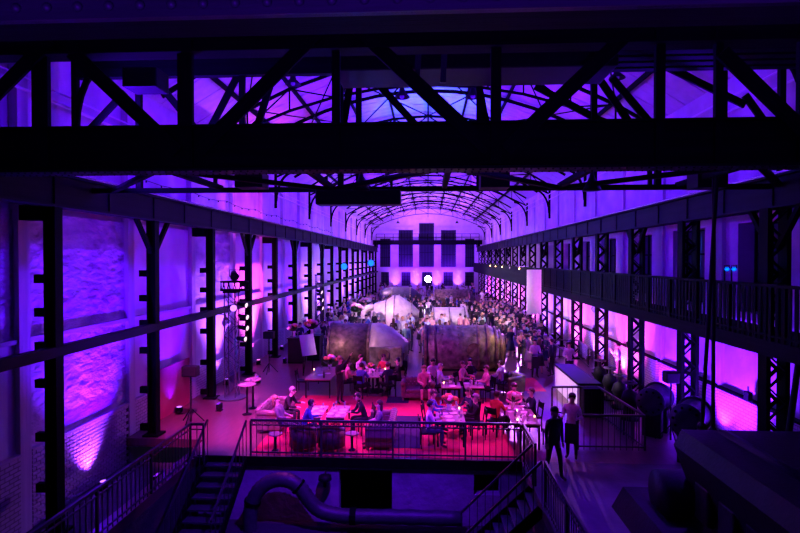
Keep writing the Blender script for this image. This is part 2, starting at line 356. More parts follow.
for sx in (-1, 1):
    pts = [(sx * (8.95 - 1.15 * (1 - math.cos(t))), 0, 8.9 + 1.75 * math.sin(t)) for t in [i * math.pi / 2 / 7 for i in range(8)]]
    MB().tube(pts, .08, 6).build('curved_bracket', 'steel', tr)
    bar('bracket_post', (sx * 8.98, 0, 8.5), (sx * 8.98, 0, 10.6), .14, .14, 'steel', tr)
bar('hanger', (0, 0, chord_z(0) - .55), (0, 0, chord_z(0)), .07, .07, 'steel', tr)
for k in range(1, 9):
    t = copy_tree(tr); t.location.y = 13.2 + 8.95 * k; t['label'] = 'arched steel roof truss over the hall, %s from the camera' % ordn(k)
rm = MB(); rx = [-9 + 18 * i / 14 for i in range(15)]
for a, b in zip(rx[:-1], rx[1:]): rm.beam((a, 0, roof_z(a) - .2), (b, 0, roof_z(b) - .2), .08, .16)
rm = rm.mesh('rafter', 'steel')
for k in range(17): 
    if k % 2: link('rafter', rm, ceil, (0, 13.2 + 4.475 * k, 0))
for k in range(8):
    y0 = 13.2 + 8.95 * k
    for sx in (-1, 1):
        for xa, xb in ((7.6, 3.9), (3.9, 0)):
            bar('wind_brace', (sx * xa, y0, roof_z(xa) - .24), (sx * xb, y0 + 8.95, roof_z(xb) - .24), .05, .05, 'steel', ceil); bar('wind_brace', (sx * xb, y0, roof_z(xb) - .24), (sx * xa, y0 + 8.95, roof_z(xa) - .24), .05, .05, 'steel', ceil)
# pendant bell lamps under the roof
def bell_lamp(loc, label, drop=.8):
    t = thing('pendant_lamp', label, 'lamp', loc, 0, 'bell lamps under the roof')
    MB().lathe([(.05, .32), (.09, .3), (.12, .16), (.26, .03), (.28, -.02), (.26, -.02), (.1, .14), (.02, .2)], 14).build('lamp_shade', 'beam_paint', t, True)
    MB().ball((0, 0, .02), .09, 10, 6).build('bulb', 'glassware', t, True)
    MB().tube([(0, 0, .3), (0, 0, .3 + drop)], .015, 6).build('cable', 'steel', t)
for x, y, lab in ((293, 84, 'bell lamp hanging in front of bright roof boards on the left'), (402, 97, 'bell lamp beside the blue lit roof centre'), (473, 97, 'bell lamp right of the blue lit roof centre'), (617, 78, 'bell lamp in front of the right roof slope')):
    p = at_y(x, y, 18.8); bell_lamp(p, lab, max(.2, roof_z(p.x) - p.z - .27))
for x, y, lab in ((398, 223, 'small bell lamp left in front of the end wall arch'), (457, 223, 'small bell lamp right in front of the end wall arch')):
    p = at_y(x, y, 78); bell_lamp(p, lab, max(.2, roof_z(p.x) - p.z - .27))

# ------------------------------------------------------------------ columns
def column_left(k):
    t = thing('steel_column', 'dark steel column with stub ties along the left wall, %s from the camera' % ordn(k), 'column', (CLX, LY[k], 0), 0, 'left steel columns')
    zb_ = ZT if k == 0 else 0
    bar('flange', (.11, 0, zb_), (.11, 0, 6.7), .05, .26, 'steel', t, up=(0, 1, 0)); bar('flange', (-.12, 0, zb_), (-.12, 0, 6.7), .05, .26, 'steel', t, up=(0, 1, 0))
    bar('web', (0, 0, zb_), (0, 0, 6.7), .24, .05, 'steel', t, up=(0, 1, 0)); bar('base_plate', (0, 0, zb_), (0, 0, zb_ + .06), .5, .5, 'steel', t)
    for z in (.25, 1.42, 2.65, 3.5, 4.28, 5.05): bar('wall_tie', (-.14, 0, z), (-.42, 0, z), .14, .2, 'steel', t)
    if k % 2: 
        for s in (-1, 1): bar('knee_brace', (.0, s * .12, 5.7), (.0, s * .95, 6.7), .12, .12, 'steel', t)
    else: bar('cap_block', (-.16, 0, 6.55), (XL - CLX + .08, 0, 6.55), .36, .34, 'steel', t)
def column_right(k):
    t = thing('lattice_column', 'dark riveted lattice column along the right wall, %s from the camera' % ordn(k), 'column', (CRX, RY[k], 0), 0, 'right lattice columns')
    for x in (-.2, .24):
        bar('channel', (x, 0, 0), (x, 0, 6.7), .1, .34, 'steel', t, up=(0, 1, 0))
    bar('base_plate', (.02, 0, 0), (.02, 0, .06), .75, .55, 'steel', t)
    z = .2; s = 1; mb = MB(); i = 0
    while z < 6.3:
        for y in (-.16, .16):
            p, q = (-.18 * s, y, z), (.2 * s, y, z + .38)
            if k < 6 and y < 0: bar('lacing_bar', p, q, .02, .09, 'steel', t, up=(0, 1, 0))
            else: mb.beam(p, q, .09, .02, (0, 1, 0))
        z += .38; s = -s
    stuff(mb.build('lacing', 'steel', t))
    if k % 2 == 0:
        for s in (-1, 1): bar('knee_brace', (0, s * .15, 5.75), (0, s * .9, 6.7), .12, .12, 'steel', t)
for k in range(18): column_left(k); column_right(k)

def runway(x, label):
    t = thing('crane_runway_beam', label, 'beam', (x, 0, 6.68))
    L0, L1 = YB, YE - .2
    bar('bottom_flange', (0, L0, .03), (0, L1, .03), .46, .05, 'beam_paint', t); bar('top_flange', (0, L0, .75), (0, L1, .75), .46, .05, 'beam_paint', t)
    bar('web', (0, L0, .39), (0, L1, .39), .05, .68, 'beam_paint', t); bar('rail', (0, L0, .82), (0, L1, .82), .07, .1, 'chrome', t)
    for y in (LY if x < 0 else RY):
        for dy in (0, 2.1): 
            if y + dy < L1: bar('stiffener', (0, y + dy, .06), (0, y + dy, .73), .12, .03, 'beam_paint', t, up=(0, 1, 0))
runway(CLX, 'riveted crane runway beam on the left column row'); runway(CRX, 'riveted crane runway beam on the right column row')
t = thing('tie_beam', 'long horizontal steel rail joining the left columns at mid height', 'beam', (CLX + .02, 0, 3.38))
bar('flange', (0, YB, .1), (0, YE - .3, .1), .22, .04, 'beam_paint', t); bar('flange', (0, YB, -.1), (0, YE - .3, -.1), .22, .04, 'beam_paint', t); bar('web', (.1, YB, 0), (.1, YE - .3, 0), .03, .2, 'beam_paint', t)
t = thing('light_string', 'string of small bulbs along the upper left wall', 'string lights', (XL + .1, 0, 8.15))
MB().tube([(0, 12 + i * 1.0, -.12 * math.sin((i % 4) / 4 * math.pi)) for i in range(40)], .012, 5).build('wire', 'black', t)
bb = MB().ball((0, 0, -.04), .035, 6, 4).mesh('bulb', 'beam_paint')
for i in range(40): link('bulb', bb, t, (0, 12 + i, -.12 * math.sin((i % 4) / 4 * math.pi)))

# ------------------------------------------------------------------ near overhead crane
g = thing('overhead_crane', 'dark riveted overhead crane bridge spanning the top of the view', 'crane', (0, 0, 0))
GY = 9.95; G2 = 13.2; GX0, GX1 = -8.9, 8.6
def xat(px, Y): return at_y(px, 259, Y).x
zb0, zb1 = at_y(400, 171, GY).z, at_y(400, 125, GY).z; zt0, zt1 = at_y(400, 50, GY).z, at_y(400, 16, GY).z
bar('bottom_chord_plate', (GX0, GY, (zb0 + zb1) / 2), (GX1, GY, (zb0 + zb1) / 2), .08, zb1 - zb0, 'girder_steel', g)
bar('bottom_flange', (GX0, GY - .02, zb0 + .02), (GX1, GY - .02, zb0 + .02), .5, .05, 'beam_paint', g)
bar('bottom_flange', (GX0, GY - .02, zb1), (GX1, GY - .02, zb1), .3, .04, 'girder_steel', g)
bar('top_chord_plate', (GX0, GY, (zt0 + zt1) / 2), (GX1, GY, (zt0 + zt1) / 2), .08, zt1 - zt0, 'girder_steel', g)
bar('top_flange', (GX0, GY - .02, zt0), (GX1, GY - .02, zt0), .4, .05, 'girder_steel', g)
for px, wpx in ((45, 17), (188, 15), (337, 8), (495, 10), (657, 9), (715, 7), (800, 12)):
    x = xat(px, GY); bar('post', (x, GY - .06, zb0 + .1), (x, GY - .06, zt1 - .1), wpx / 53.5, .1, 'girder_steel', g, up=(0, 1, 0))
def dg(x0, y0, x1, y1, w, Y=GY - .16, nm='diagonal'):
    p, q = at_y(x0, y0, Y), at_y(x1, y1, Y); bar(nm, p, q, .06, w, 'girder_steel', g, up=(0, 1, 0)).matrix_basis = frame(p, q, w, .06, (0, 1, 0))
for a in ((72, 52, 178, 152), (318, 32, 198, 152), (342, 14, 488, 150), (640, 22, 505, 150), (722, 52, 806, 134), (50, 40, -40, 130)): dg(*a, .26)
stuff((lambda mb: ([mb.ball((GX0 + .1 + i * .13, GY - .2 + .3 * (j), zb0 - .008), .022, 6, 4) for i in range(133) for j in (0, 1)], mb)[1])(MB()).build('rivets', 'beam_paint', g))
# far light truss of the same crane
z20, z21 = at_y(400, 189, G2).z, at_y(400, 72, G2).z
bar('bottom_chord', (GX0, G2, z20), (GX1, G2, z20), .14, .12, 'girder_steel', g); bar('top_chord', (GX0, G2, z21 + .42), (GX1, G2, z21 + .42), .2, .9, 'girder_steel', g)
for px in (140, 243, 341, 359, 479, 593, 657, 722, 780): 
    x = xat(px, G2); bar('post', (x, G2, z20), (x, G2, z21), .14, .12, 'girder_steel', g, up=(0, 1, 0))
for a in ((125, 92, 82, 138), (160, 85, 195, 128), (238, 75, 208, 133), (275, 70, 250, 150), (350, 86, 343, 128), (378, 84, 425, 135), (478, 82, 487, 128), (600, 80, 633, 128), (612, 78, 652, 125), (665, 66, 745, 105), (745, 95, 770, 130), (28, 78, -5, 110), (535, 86, 610, 126)): dg(*a, .17, G2 + .02, 'brace')
for i, (xa, xb) in enumerate(((-8, -5.2), (-5.2, -2.4), (-2.4, .4), (.4, 3.2), (3.2, 6.0), (6.0, 8.4))):
    p, q = ((xa, GY + .1, z20), (xb, G2, z20)) if i % 2 else ((xb, GY + .1, z20), (xa, G2, z20))
    bar('plan_brace', p, q, .12, .1, 'girder_steel', g); bar('cross_tie', (xb, GY, z20 + .05), (xb, G2, z20 + .05), .12, .12, 'girder_steel', g)
for px in (252, 494, 707): 
    p = at_y(px, 181, 12.2); bar('junction_box', p + V((-.32, 0, 0)), p + V((.32, 0, 0)), .5, .34, 'black', g)
for px in (361, 592):
    p = at_y(px, 182, 12.6); MB().lathe([(.22, -.2), (.2, -.15), (.06, .12), (.04, .25)], 12).build('work_lamp', 'black', g, True, p)
p = at_y(359, 198, 13.0); MB().rbox(p, (2.06, .5, .36), .03).build('hoist_box', 'black', g)
for s in (-.8, .8): bar('hoist_hanger', p + V((s, 0, .1)), p + V((s, 0, .5)), .06, .06, 'girder_steel', g)
p = at_y(472, 60, 11.6); MB().rbox((p.x, 11.6, p.z + .12), (5.8, 1.2, 1.0), .04).build('trolley', 'black', g)
for px in (417, 443): 
    p = at_y(px, 62, 10.9); bar('trolley_strap', p - V((0, 0, .42)), p + V((.04, 0, .42)), .12, .05, 'painted_steel', g, up=(0, 1, 0))
p = at_y(146, 81, 12.0); MB().rbox(p, (.8, .6, .45), .03).build('motor_box', 'black', g)
# walkway planks above, right half
for k in range(7): bar('walkway_slat', (3.2 + k * .05, 10.3 + k * .35, 9.8), (8.4, 10.3 + k * .35, 9.8), .22, .05, 'girder_steel', g)
# nearest riveted girder overhead
RG = 2.42; rz_ = at_y(400, 13, RG).z
t = thing('riveted_girder', 'violet lit riveted steel girder at the very top edge', 'girder', (0, RG, rz_))
bar('web_plate', (-3.2, 0, .3), (3.2, 0, .3), .04, .6, 'painted_steel', t); bar('flange_angle', (-3.2, .1, .015), (3.2, .1, .015), .22, .03, 'girder_steel', t)
rv = MB().lathe([(.024, 0), (.022, .008), (.013, .017), (.003, .02)], 10, Matrix.Rotation(R(90), 4, 'X')).mesh('rivet', 'painted_steel', True)
for i in range(40): link('rivet', rv, t, (-2.95 + i * .148, -.02, .055))
# hoist ropes, right foreground
for k, (a, b, lab) in enumerate((((714, 175), (713, 430), 'straight dark hoist rope hanging from the crane'), ((717, 175), (702, 425), 'slanting dark hoist rope hanging beside the straight rope'), ((800, 350), (788, 440), 'dark slanting pole at the right edge'))):
    p, q = at_y(*a, 11.6 - .1 * k), at_y(*b, 11.2 - .1 * k)
    t = thing('hoist_rope' if k < 2 else 'pole', lab, 'rope' if k < 2 else 'pole', q)
    MB().tube([V((0, 0, 0)), p - q], .04 if k < 2 else .06, 8).build('rope' if k < 2 else 'shaft', 'black', t)
    MB().lathe([(.03, -.18), (.09, -.12), (.09, 0), (.04, .06)], 8).build('hook' if k < 2 else 'foot', 'black', t)
# far crane bridge in front of the end wall
t = thing('crane_bridge', 'distant crane bridge with railing in front of the end wall', 'crane', (0, 87.2, 7.85))
bar('girder', (-9, 0, .36), (8.8, 0, .36), .5, .74, 'steel', t); bar('girder', (-9, 1.6, .36), (8.8, 1.6, .36), .3, .5, 'steel', t)
bar('end_truck', (-8.6, -.6, .1), (-8.6, 2.2, .1), .4, .9, 'steel', t); bar('end_truck', (8.2, -.6, .1), (8.2, 2.2, .1), .4, .9, 'steel', t)
for z in (1.2, 1.75): bar('guard_rail', (-8.5, 0, z), (8.3, 0, z), .08, .08, 'steel', t)
for i in range(13): bar('rail_post', (-8.5 + 1.4 * i, 0, .7), (-8.5 + 1.4 * i, 0, 1.75), .08, .08, 'steel', t)

# ------------------------------------------------------------------ gallery on the right
GXR = 7.4; gz0, gz1 = 3.42, 4.92
t = thing('gallery', 'dark steel gallery with barred balustrade along the right columns', 'balcony', (GXR, 0, gz0))
YG = 35.5
bar('deck', (.85, 7, .2), (.85, YG, .2), 1.7, .14, 'steel', t); bar('edge_beam', (0, 7, .14), (0, YG, .14), .08, .34, 'girder_steel', t)
bar('handrail', (0, 7, 1.5), (0, YG, 1.5), .1, .07, 'steel', t); bar('mid_rail', (0, 7, .42), (0, YG, .42), .05, .05, 'steel', t)
y = 7.1; i = 0
while y < YG:
    bar('baluster', (0, y, .3), (0, y, 1.48), .02, .11 if y < 20 else .15, 'steel', t, up=(0, 1, 0)) if i % 8 else bar('post', (0, y, .1), (0, y, 1.5), .07, .1, 'steel', t, up=(0, 1, 0))
    y += .2; i += 1
for y in RY[:6]: bar('bracket', (.1, y, .08), (CRX - GXR - .15, y, .08), .1, .14, 'steel', t)
t = thing('gallery', 'distant gallery with solid dark parapet along the right columns', 'balcony', (GXR, 0, gz0))
bar('parapet', (0, YG + .2, .75), (0, YE - 3, .75), .08, 1.3, 'girder_steel', t); bar('deck', (.85, YG + .2, .1), (.85, YE - 3, .1), 1.7, .14, 'steel', t); bar('handrail', (0, YG + .2, 1.44), (0, YE - 3, 1.44), .12, .08, 'steel', t)
for k in range(6):
    y = 38 + k * 5
    f = thing('gallery_lamp', 'small warm lamp on the distant parapet, %s from the camera' % ordn(k), 'lamp', (GXR - .06, y, 4.72), 0, 'parapet lamps')
    MB().box((0, 0, 0), (.06, .3, .2)).build('housing', 'black', f); MB().box((-.06, 0, 0), (.02, .22, .13)).build('lens', 'lens_warm' if k in (0, 2) else 'flame', f)
t = thing('banner', 'white hanging banner at the end of the gallery', 'banner', at_y(534, 292, 34.8))
MB().box((0, 0, 0), (.92, .03, 2.9)).build('sheet', 'cloth_white', t); bar('rod', (-.5, 0, 1.46), (.5, 0, 1.46), .05, .05, 'steel', t, round_=True)
for dx in (-.4, .4): bar('hanger', (dx, 0, 1.46), (dx, 0, 2.0), .02, .02, 'steel', t)

# ------------------------------------------------------------------ railings
def railing(label, pts, z0=0, h=1.0, sp=.16, posts=True, double=True, z1=None, mat='rail_iron'):
    """pts: polyline of (x, y) or (x, y, z)"""
    P = [V((p[0], p[1], p[2] if len(p) > 2 else z0)) for p in pts]; o = P[0].copy()
    t = thing('railing', label, 'railing', o)
    for a, b in zip(P[:-1], P[1:]):
        a, b = a - o, b - o; u = V((0, 0, h)); L = (b - a).length
        bar('handrail', a + u, b + u, .06, .06, mat, t); bar('bottom_rail', a + V((0, 0, .1)), b + V((0, 0, .1)), .03, .04, mat, t)
        if double: bar('upper_rail', a + u * .86, b + u * .86, .03, .03, mat, t)
        n = max(1, int(L / sp))
        for i in range(n + 1):
            p = a + (b - a) * (i / n); big = i in (0, n) or i % 12 == 0
            bar('post' if big else 'baluster', p, p + u * .98, .05 if big else .018, .05 if big else .018, mat, t)
    return t
fr_ = railing('long iron railing along the front edge of the lounge platform', [(-4.95, YF + .06), (XS1 - .02, YF + .06)], sp=.165)
rg_ = MB().tube([(.045 * math.cos(i * math.pi / 5), 0, .045 * math.sin(i * math.pi / 5)) for i in range(11)], .011, 5, False).mesh('ring_ornament', 'rail_iron')
for i in range(45): link('ring_ornament', rg_, fr_, (.085 + .165 * i, 0, .92))
railing('short iron railing at the right corner of the lounge platform', [(XS1 + .06, YF), (XS1 + .06, 13.0)])
railing('dark railing along the left walkway above the pit', [(XS0 - .02, 8.0), (XS0 - .02, YF - .4), (XS0 + .35, YF - .4)], sp=.17)
railing('dark railing along the right floor edge above the pit', [(XS1 + .06, 11.9), (XS1 + .06, 7.6)], sp=.15)
c0 = at_z(552, 387, 1.0); c1 = at_z(598, 387, 1.0); c2 = at_z(645, 416, 1.0); c3 = at_z(578, 415, 1.0)
railing('iron railing around the stair opening on the right, open beside the waitress', [(c0.x, c0.y), (c1.x, c1.y), (c2.x, c2.y), (c3.x, c2.y)], sp=.17, double=False)
e0 = at_z(548, 340, 1.0); e1 = at_z(579, 340.5, 1.0); e2 = at_z(601, 357, 1.0)
railing('farther iron railing beside the white counter under the gallery', [(e0.x, 26.0), (e0.x, e0.y), (e1.x, e0.y), (e2.x, e2.y)], sp=.2, double=False)

# ------------------------------------------------------------------ stairs
def stairs(label, org, dirv, n, width, rise=.18, run=.27, two=True):
    t = thing('staircase', label, 'stairs', org); d = V(dirv); s = V((-d.y, d.x, 0))
    for i in range(n):
        c = d * (run * (i + .5)) + V((0, 0, -rise * (i + 1)))
        bar('tread', c - s * width / 2, c + s * width / 2, run + .03, .04, 'painted_steel', t)
    e = d * (run * n) + V((0, 0, -rise * n))
    for k in (-1, 1):
        o = s * (width / 2 * k)
        bar('stringer', o + V((0, 0, -.1)), o + e + V((0, 0, -.02)), .05, .24, 'steel', t)
        bar('handrail', o + V((0, 0, 1.0)), o + e + V((0, 0, 1.0)), .05, .05, 'rail_iron', t)
        for i in range(0, n + 1, 1):
            p = o + d * (run * i) + V((0, 0, -rise * i)); bar('baluster', p, p + V((0, 0, 1.0)), .018, .018, 'rail_iron', t)
    return t
stairs('dark steel stairs from the left walkway down into the pit', (-5.6, YF - .02, 0), (0, -1, 0), 9, 1.1)
stairs('dark steel stairs descending left from the right floor', (XS1, 12.5, 0), (-1, 0, 0), 9, 1.1, .19, .19)

# ------------------------------------------------------------------ pit things: flexible duct, bell lamp, cable tray
Yd = 14.05
pts2 = [(251, 540), (250, 515), (254, 498), (263, 486), (276, 480), (290, 481), (301, 489), (309, 500), (318, 509), (332, 514), (350, 516), (400, 517), (470, 519)]
pp = [at_y(x, y, Yd) for x, y in pts2]; dense = []
for i in range(len(pp) - 1):
    for k in range(6):
        t_ = k / 6; p0, p1, p2, p3 = pp[max(i - 1, 0)], pp[i], pp[i + 1], pp[min(i + 2, len(pp) - 1)]
        dense.append(.5 * ((2 * p1) + (p2 - p0) * t_ + (2 * p0 - 5 * p1 + 4 * p2 - p3) * t_ ** 2 + (-p0 + 3 * p1 - 3 * p2 + p3) * t_ ** 3))
o0 = V((dense[0].x, Yd, ZP)); t = thing('flexible_duct', 'thick ribbed duct curving up in front of the platform wall', 'duct', o0)
MB().tube([p - o0 for p in dense], [.2 if i % 2 else .185 for i in range(len(dense))], 12).build('hose', 'painted_steel', t, True)
for i in (10, 34, 60): MB().tube([dense[i] - o0, dense[i + 1] - o0], .225, 14).build('clamp_band', 'steel', t)
p = at_y(325, 480, YF - .2)
t = thing('wall_lamp', 'dark bell shaped wall lamp on the platform front beside the doorway', 'lamp', p)
MB().lathe([(.06, .16), (.17, .12), (.19, .02), (.17, .0), (.05, -.02), (.05, -.16), (.03, -.2)], 12).build('lamp_shade', 'black', t, True)
MB().tube([(0, 0, .14), (0, .1, .2), (0, .22, .2)], .02, 6).build('arm', 'black', t)

# ------------------------------------------------------------------ machines
def xlathe(prof, n=28):   # profile along X: list of (x, r)
    return MB().lathe([(r, x) for x, r in prof], n, Matrix.Rotation(R(90), 4, 'Y'))
XL8 = xlathe
def machine(name, label, loc, prof, bands, base, mat, bandmat, bolts=True):
    t = thing(name, label, 'machine', (loc[0], loc[1], 0)); z = loc[2]
    o = xlathe(prof).build('casing', mat, t, True, (0, 0, z))
    for x, r, wd in bands: xlathe([(x - wd / 2, r * .96), (x - wd / 2, r), (x + wd / 2, r), (x + wd / 2, r * .96)]).build('flange_ring', bandmat, t, False, (0, 0, z))
    x0, x1, yd, h = base
    MB().rbox(((x0 + x1) / 2, 0, h / 2), (x1 - x0, yd, h), .04).build('plinth', 'machine_dark', t)
    for x in (x0 + .3, (x0 + x1) / 2, x1 - .3): MB().rbox((x, 0, h / 2 + z * .25), (.3, yd * .8, h + z * .2), .03).build('saddle', bandmat, t)
    return t
# front right: banded cylinder
a = at_z(424, 366, 0); b = at_z(500, 366, 0)
Y1 = 27.0; x0 = at_y(424, 340, Y1).x; x1 = at_y(488, 340, Y1).x; L = x1 - x0
mm = machine('blower_casing', 'large riveted cylindrical machine casing behind the right lounge tables', (x0, Y1, .95),
    [(0, .02), (0, 1.12), (.06, 1.2), (L, 1.2), (L + .25, 1.12), (L + .5, .95), (L + .72, .75), (L + .72, .02)],
    [(.08, 1.27, .12), (.55, 1.24, .08), (L - .55, 1.25, .1), (L - .1, 1.27, .12), (L + .3, 1.17, .1), (L + .55, 1.0, .1), (L + .72, .8, .1)], (-.1, L + .5, 1.7, .35), 'machine_green', 'machine_rust')
rvt = MB().ball((0, 0, 0), .05, 6, 4).mesh('bolt', 'machine_rust')
for xx in (.3, .9, 1.7, 2.5):
    for an in (20, 45, 70, 95): link('bolt', rvt, mm, (xx, -1.2 * math.cos(R(an)), .95 + 1.2 * math.sin(R(an))))
xlathe([(0, .3), (.0, .34), (.06, .34), (.06, .1)]).build('round_plate', 'machine_rust', mm, False, (L * .75, 0, .95)).matrix_basis = Matrix.Translation((L * .75, -1.2, 1.1)) @ Matrix.Rotation(R(90), 4, 'Z')
# front left: casing with cone
x0 = at_y(331, 340, Y1).x; xm = at_y(371, 340, Y1).x - x0; x1 = at_y(408, 340, Y1).x - x0
mm = machine('blower_casing', 'large machine casing with pale cone behind the round table', (x0, Y1, 1.0),
    [(0, .02), (0, 1.1), (.06, 1.22), (xm - .05, 1.22)], [(.06, 1.26, .1), (xm - .03, 1.28, .12)], (0, x1, 1.8, .5), 'machine_rust', 'machine_rust')
xlathe([(xm, .02), (xm, 1.24), (xm + .5, 1.24), (xm + 1.1, 1.0), (x1 - .3, .6), (x1, .35), (x1, .02)]).build('cone', 'machine_light', mm, True, (0, 0, 1.0))
MB().rbox((xm + .85, -1.05, .75), (1.6, .5, .95), .05).build('cover_box', 'machine_green', mm)
MB().tube([(xm + .75, -1.28, .85), (xm + .75, -1.36, .85)], .28, 20).build('inspection_cover', 'machine_rust', mm)
MB().rbox((.25, -1.35, .55), (.9, .6, .5), .06).build('motor', 'machine_dark', mm)
# second row
Y2 = 43.0; x0 = at_y(372, 310, Y2).x; xa = at_y(392, 310, Y2).x - x0; x1 = at_y(419, 310, Y2).x - x0
mm = machine('blower_casing', 'brightly lit pale machine dome in the middle of the hall', (x0, Y2, .95),
    [(0, .02), (0, .75), (.3, 1.0), (xa - .4, 1.25), (xa + .2, 1.65), (xa + .6, 1.6), (x1 - .5, .9), (x1, .4), (x1, .02)], [(xa - .45, 1.28, .08), (xa + .25, 1.68, .08), (x1 - .6, 1.02, .08)], (0, x1, 1.8, .5), 'machine_light', 'machine_green')
p = at_y(364, 308, Y2 - 2); t = thing('pipe_elbow', 'white lit flanged pipe elbow left of the pale dome', 'pipe', (p.x, p.y, 0))
MB().tube([(0, 0, .0), (0, 0, 1.2), (.06, 0, 1.45), (.3, 0, 1.7), (.75, 0, 1.78)], .26, 14).build('pipe', 'machine_light', t, True)
for z in (.1, .9): MB().tube([(0, 0, z), (0, 0, z + .1)], .38, 16).build('flange', 'machine_light', t)
Y3 = 39.5; x0 = at_y(432, 318, Y3).x; x1 = at_y(466, 318, Y3).x - x0
machine('blower_casing', 'lavender lit cylinder casing behind the large right casing', (x0, Y3, .85), [(0, .02), (0, 1.0), (.06, 1.08), (x1 - .2, 1.08), (x1, .95), (x1, .02)], [(.08, 1.13, .1), (x1 * .5, 1.12, .08), (x1 - .12, 1.13, .1)], (0, x1, 1.6, .4), 'machine_light', 'machine_green')
Y4 = 60.0; x0 = at_y(380, 295, Y4).x; x1 = at_y(421, 295, Y4).x - x0
machine('blower_casing', 'distant violet machine dome left of the bright lamp', (x0, Y4, 1.0), [(0, .02), (0, .9), (.5, 1.2), (1.4, 1.35), (x1 - 1.2, 1.35), (x1 - .4, .9), (x1, .5), (x1, .02)], [(1.4, 1.4, .1), (x1 - 1.2, 1.4, .1)], (0, x1, 1.8, .4), 'machine_blue', 'machine_green')
x0 = at_y(434, 295, Y4).x; x1 = at_y(469, 295, Y4).x - x0
machine('blower_casing', 'distant reddish cylinder casing right of the bright lamp', (x0, Y4, 1.0), [(0, .02), (0, 1.0), (.1, 1.1), (x1 - .3, 1.1), (x1, .8), (x1, .02)], [(.1, 1.15, .1), (x1 * .55, 1.15, .1), (x1 - .25, 1.15, .12)], (0, x1, 1.6, .4), 'machine_rust', 'machine_rust')
# right side pumps
def pump(px, py, Y, r, label, yaw):
    p = at_y(px, py, Y); xlathe = lambda pr: XL8([(a_ * .68, b_) for a_, b_ in pr]); t = thing('pump_body', label, 'machine', (p.x, p.y, 0), R(yaw))
    xlathe([(0, r * .45), (0, r), (.1, r), (.1, r * .86), (.5, r * .8), (1.0, r * .95), (1.5, r * .95), (1.8, r * .6), (1.8, .02)]).build('volute', 'machine_blue', t, True, (0, 0, p.z))
    xlathe([(.06, .02), (.06, r * .46), (.07, r * .46), (.07, .02)]).build('bore', 'black', t, False, (0, 0, p.z))
    xlathe([(1.2, r), (1.2, r * 1.12), (1.3, r * 1.12), (1.3, r)]).build('flange_ring', 'machine_blue', t, False, (0, 0, p.z))
    for k in range(10):
        a_ = 2 * math.pi * k / 10; MB().ball((-.01, r * .75 * math.cos(a_), p.z + r * .75 * math.sin(a_)), .04, 6, 4).build('bolt', 'steel', t)
    for x in (.3, .95): MB().rbox((x, 0, p.z * .5 - r * .3), (.25, r * 1.3, p.z - r * .6), .03).build('foot', 'machine_dark', t)
pump(650, 402, 16.6, .42, 'blue lit pump with open flange left of its twin', 52)
pump(686, 420, 14.4, .42, 'blue lit pump with open flange beside the dark foreground machine', 50)
for k, (px, py, Y) in enumerate(((600, 368, 22.5), (610, 376, 21.2), (620, 384, 20.0), (630, 392, 18.6))):
    p = at_y(px, py, Y); t = thing('valve', 'dark valve with handwheel in the machine row, %s from the pumps' % ['fourth', 'third', 'second', 'first'][k], 'valve', (p.x, p.y, 0))
    MB().lathe([(.3, 0), (.3, .08), (.16, .14), (.2, p.z * .5), (.3, p.z * .7), (.22, p.z), (.06, p.z + .1), (.05, p.z + .35)], 14).build('valve_body', 'machine_dark', t, True)
    MB().tube([(.22 * math.cos(a_), .22 * math.sin(a_), p.z + .32) for a_ in [i * math.pi / 8 for i in range(17)]], .025, 6).build('handwheel', 'machine_green', t, True)
    bar('spoke', (-.22, 0, p.z + .32), (.22, 0, p.z + .32), .03, .03, 'machine_green', t)
# big dark machine, right foreground
t = thing('engine_block', 'very large dark engine block filling the lower right corner', 'machine', (6.6, 9.6, 0))
tp = at_y(676, 431, 10.6); zt = tp.z; xl = tp.x - 6.6
M_ = Matrix.Rotation(R(0), 4, 'Z')
MB().prism([(xl + .1, 0), (xl + .35, .9), (xl, zt - .3), (xl + .15, zt), (2.3, zt), (2.3, 0)], -2.6, 1.1).build('housing', 'machine_dark', t)
MB().prism([(xl - .75, 0), (xl - .5, .45), (xl + .2, .45), (xl + .2, 0)], -2.6, 2.4).build('foot_flange', 'machine_dark', t)
MB().tube([(xl + .9, -2.4, zt - .35), (xl + .9, 1.0, zt - .35)], .38, 20).build('cylinder_head', 'machine_dark', t, True)
for y in (-2.0, -1.2, -.4, .4): MB().rbox((xl + .28, y, 1.0), (.2, .5, .7), .05).build('inspection_hatch', 'machine_dark', t)
MB().tube([(xl - .2, 1.3, .75), (xl + 1.2, 1.3, .75)], .5, 20).build('side_cylinder', 'machine_dark', t, True)
# white counter wall and plinth between the railings
p0 = at_z(555, 365, .95); p1 = at_z(582, 384.5, .95)
t = thing('bar_counter', 'low counter with white side panel beside the right aisle', 'counter', (p0.x, p1.y, 0))
Lc = p0.y - p1.y
MB().box((.03, Lc / 2, .46), (.06, Lc, .92)).build('side_panel', 'white', t); MB().rbox((.4, Lc / 2, .96), (.86, Lc + .1, .08), .02).build('countertop', 'black', t); MB().box((.43, Lc / 2, .45), (.72, Lc - .1, .9)).build('body', 'machine_dark', t)
t = thing('cabinet', 'dark cabinet behind the stair railing on the right', 'cabinet', (5.75, 18.72, 0))
MB().rbox((0, .2, .5), (.7, .38, 1.0), .02).build('body', 'black', t)
for i in range(6): bar('front_slat', (-.3 + i * .12, -.01, .08), (-.3 + i * .12, -.01, .92), .08, .02, 'machine_dark', t)

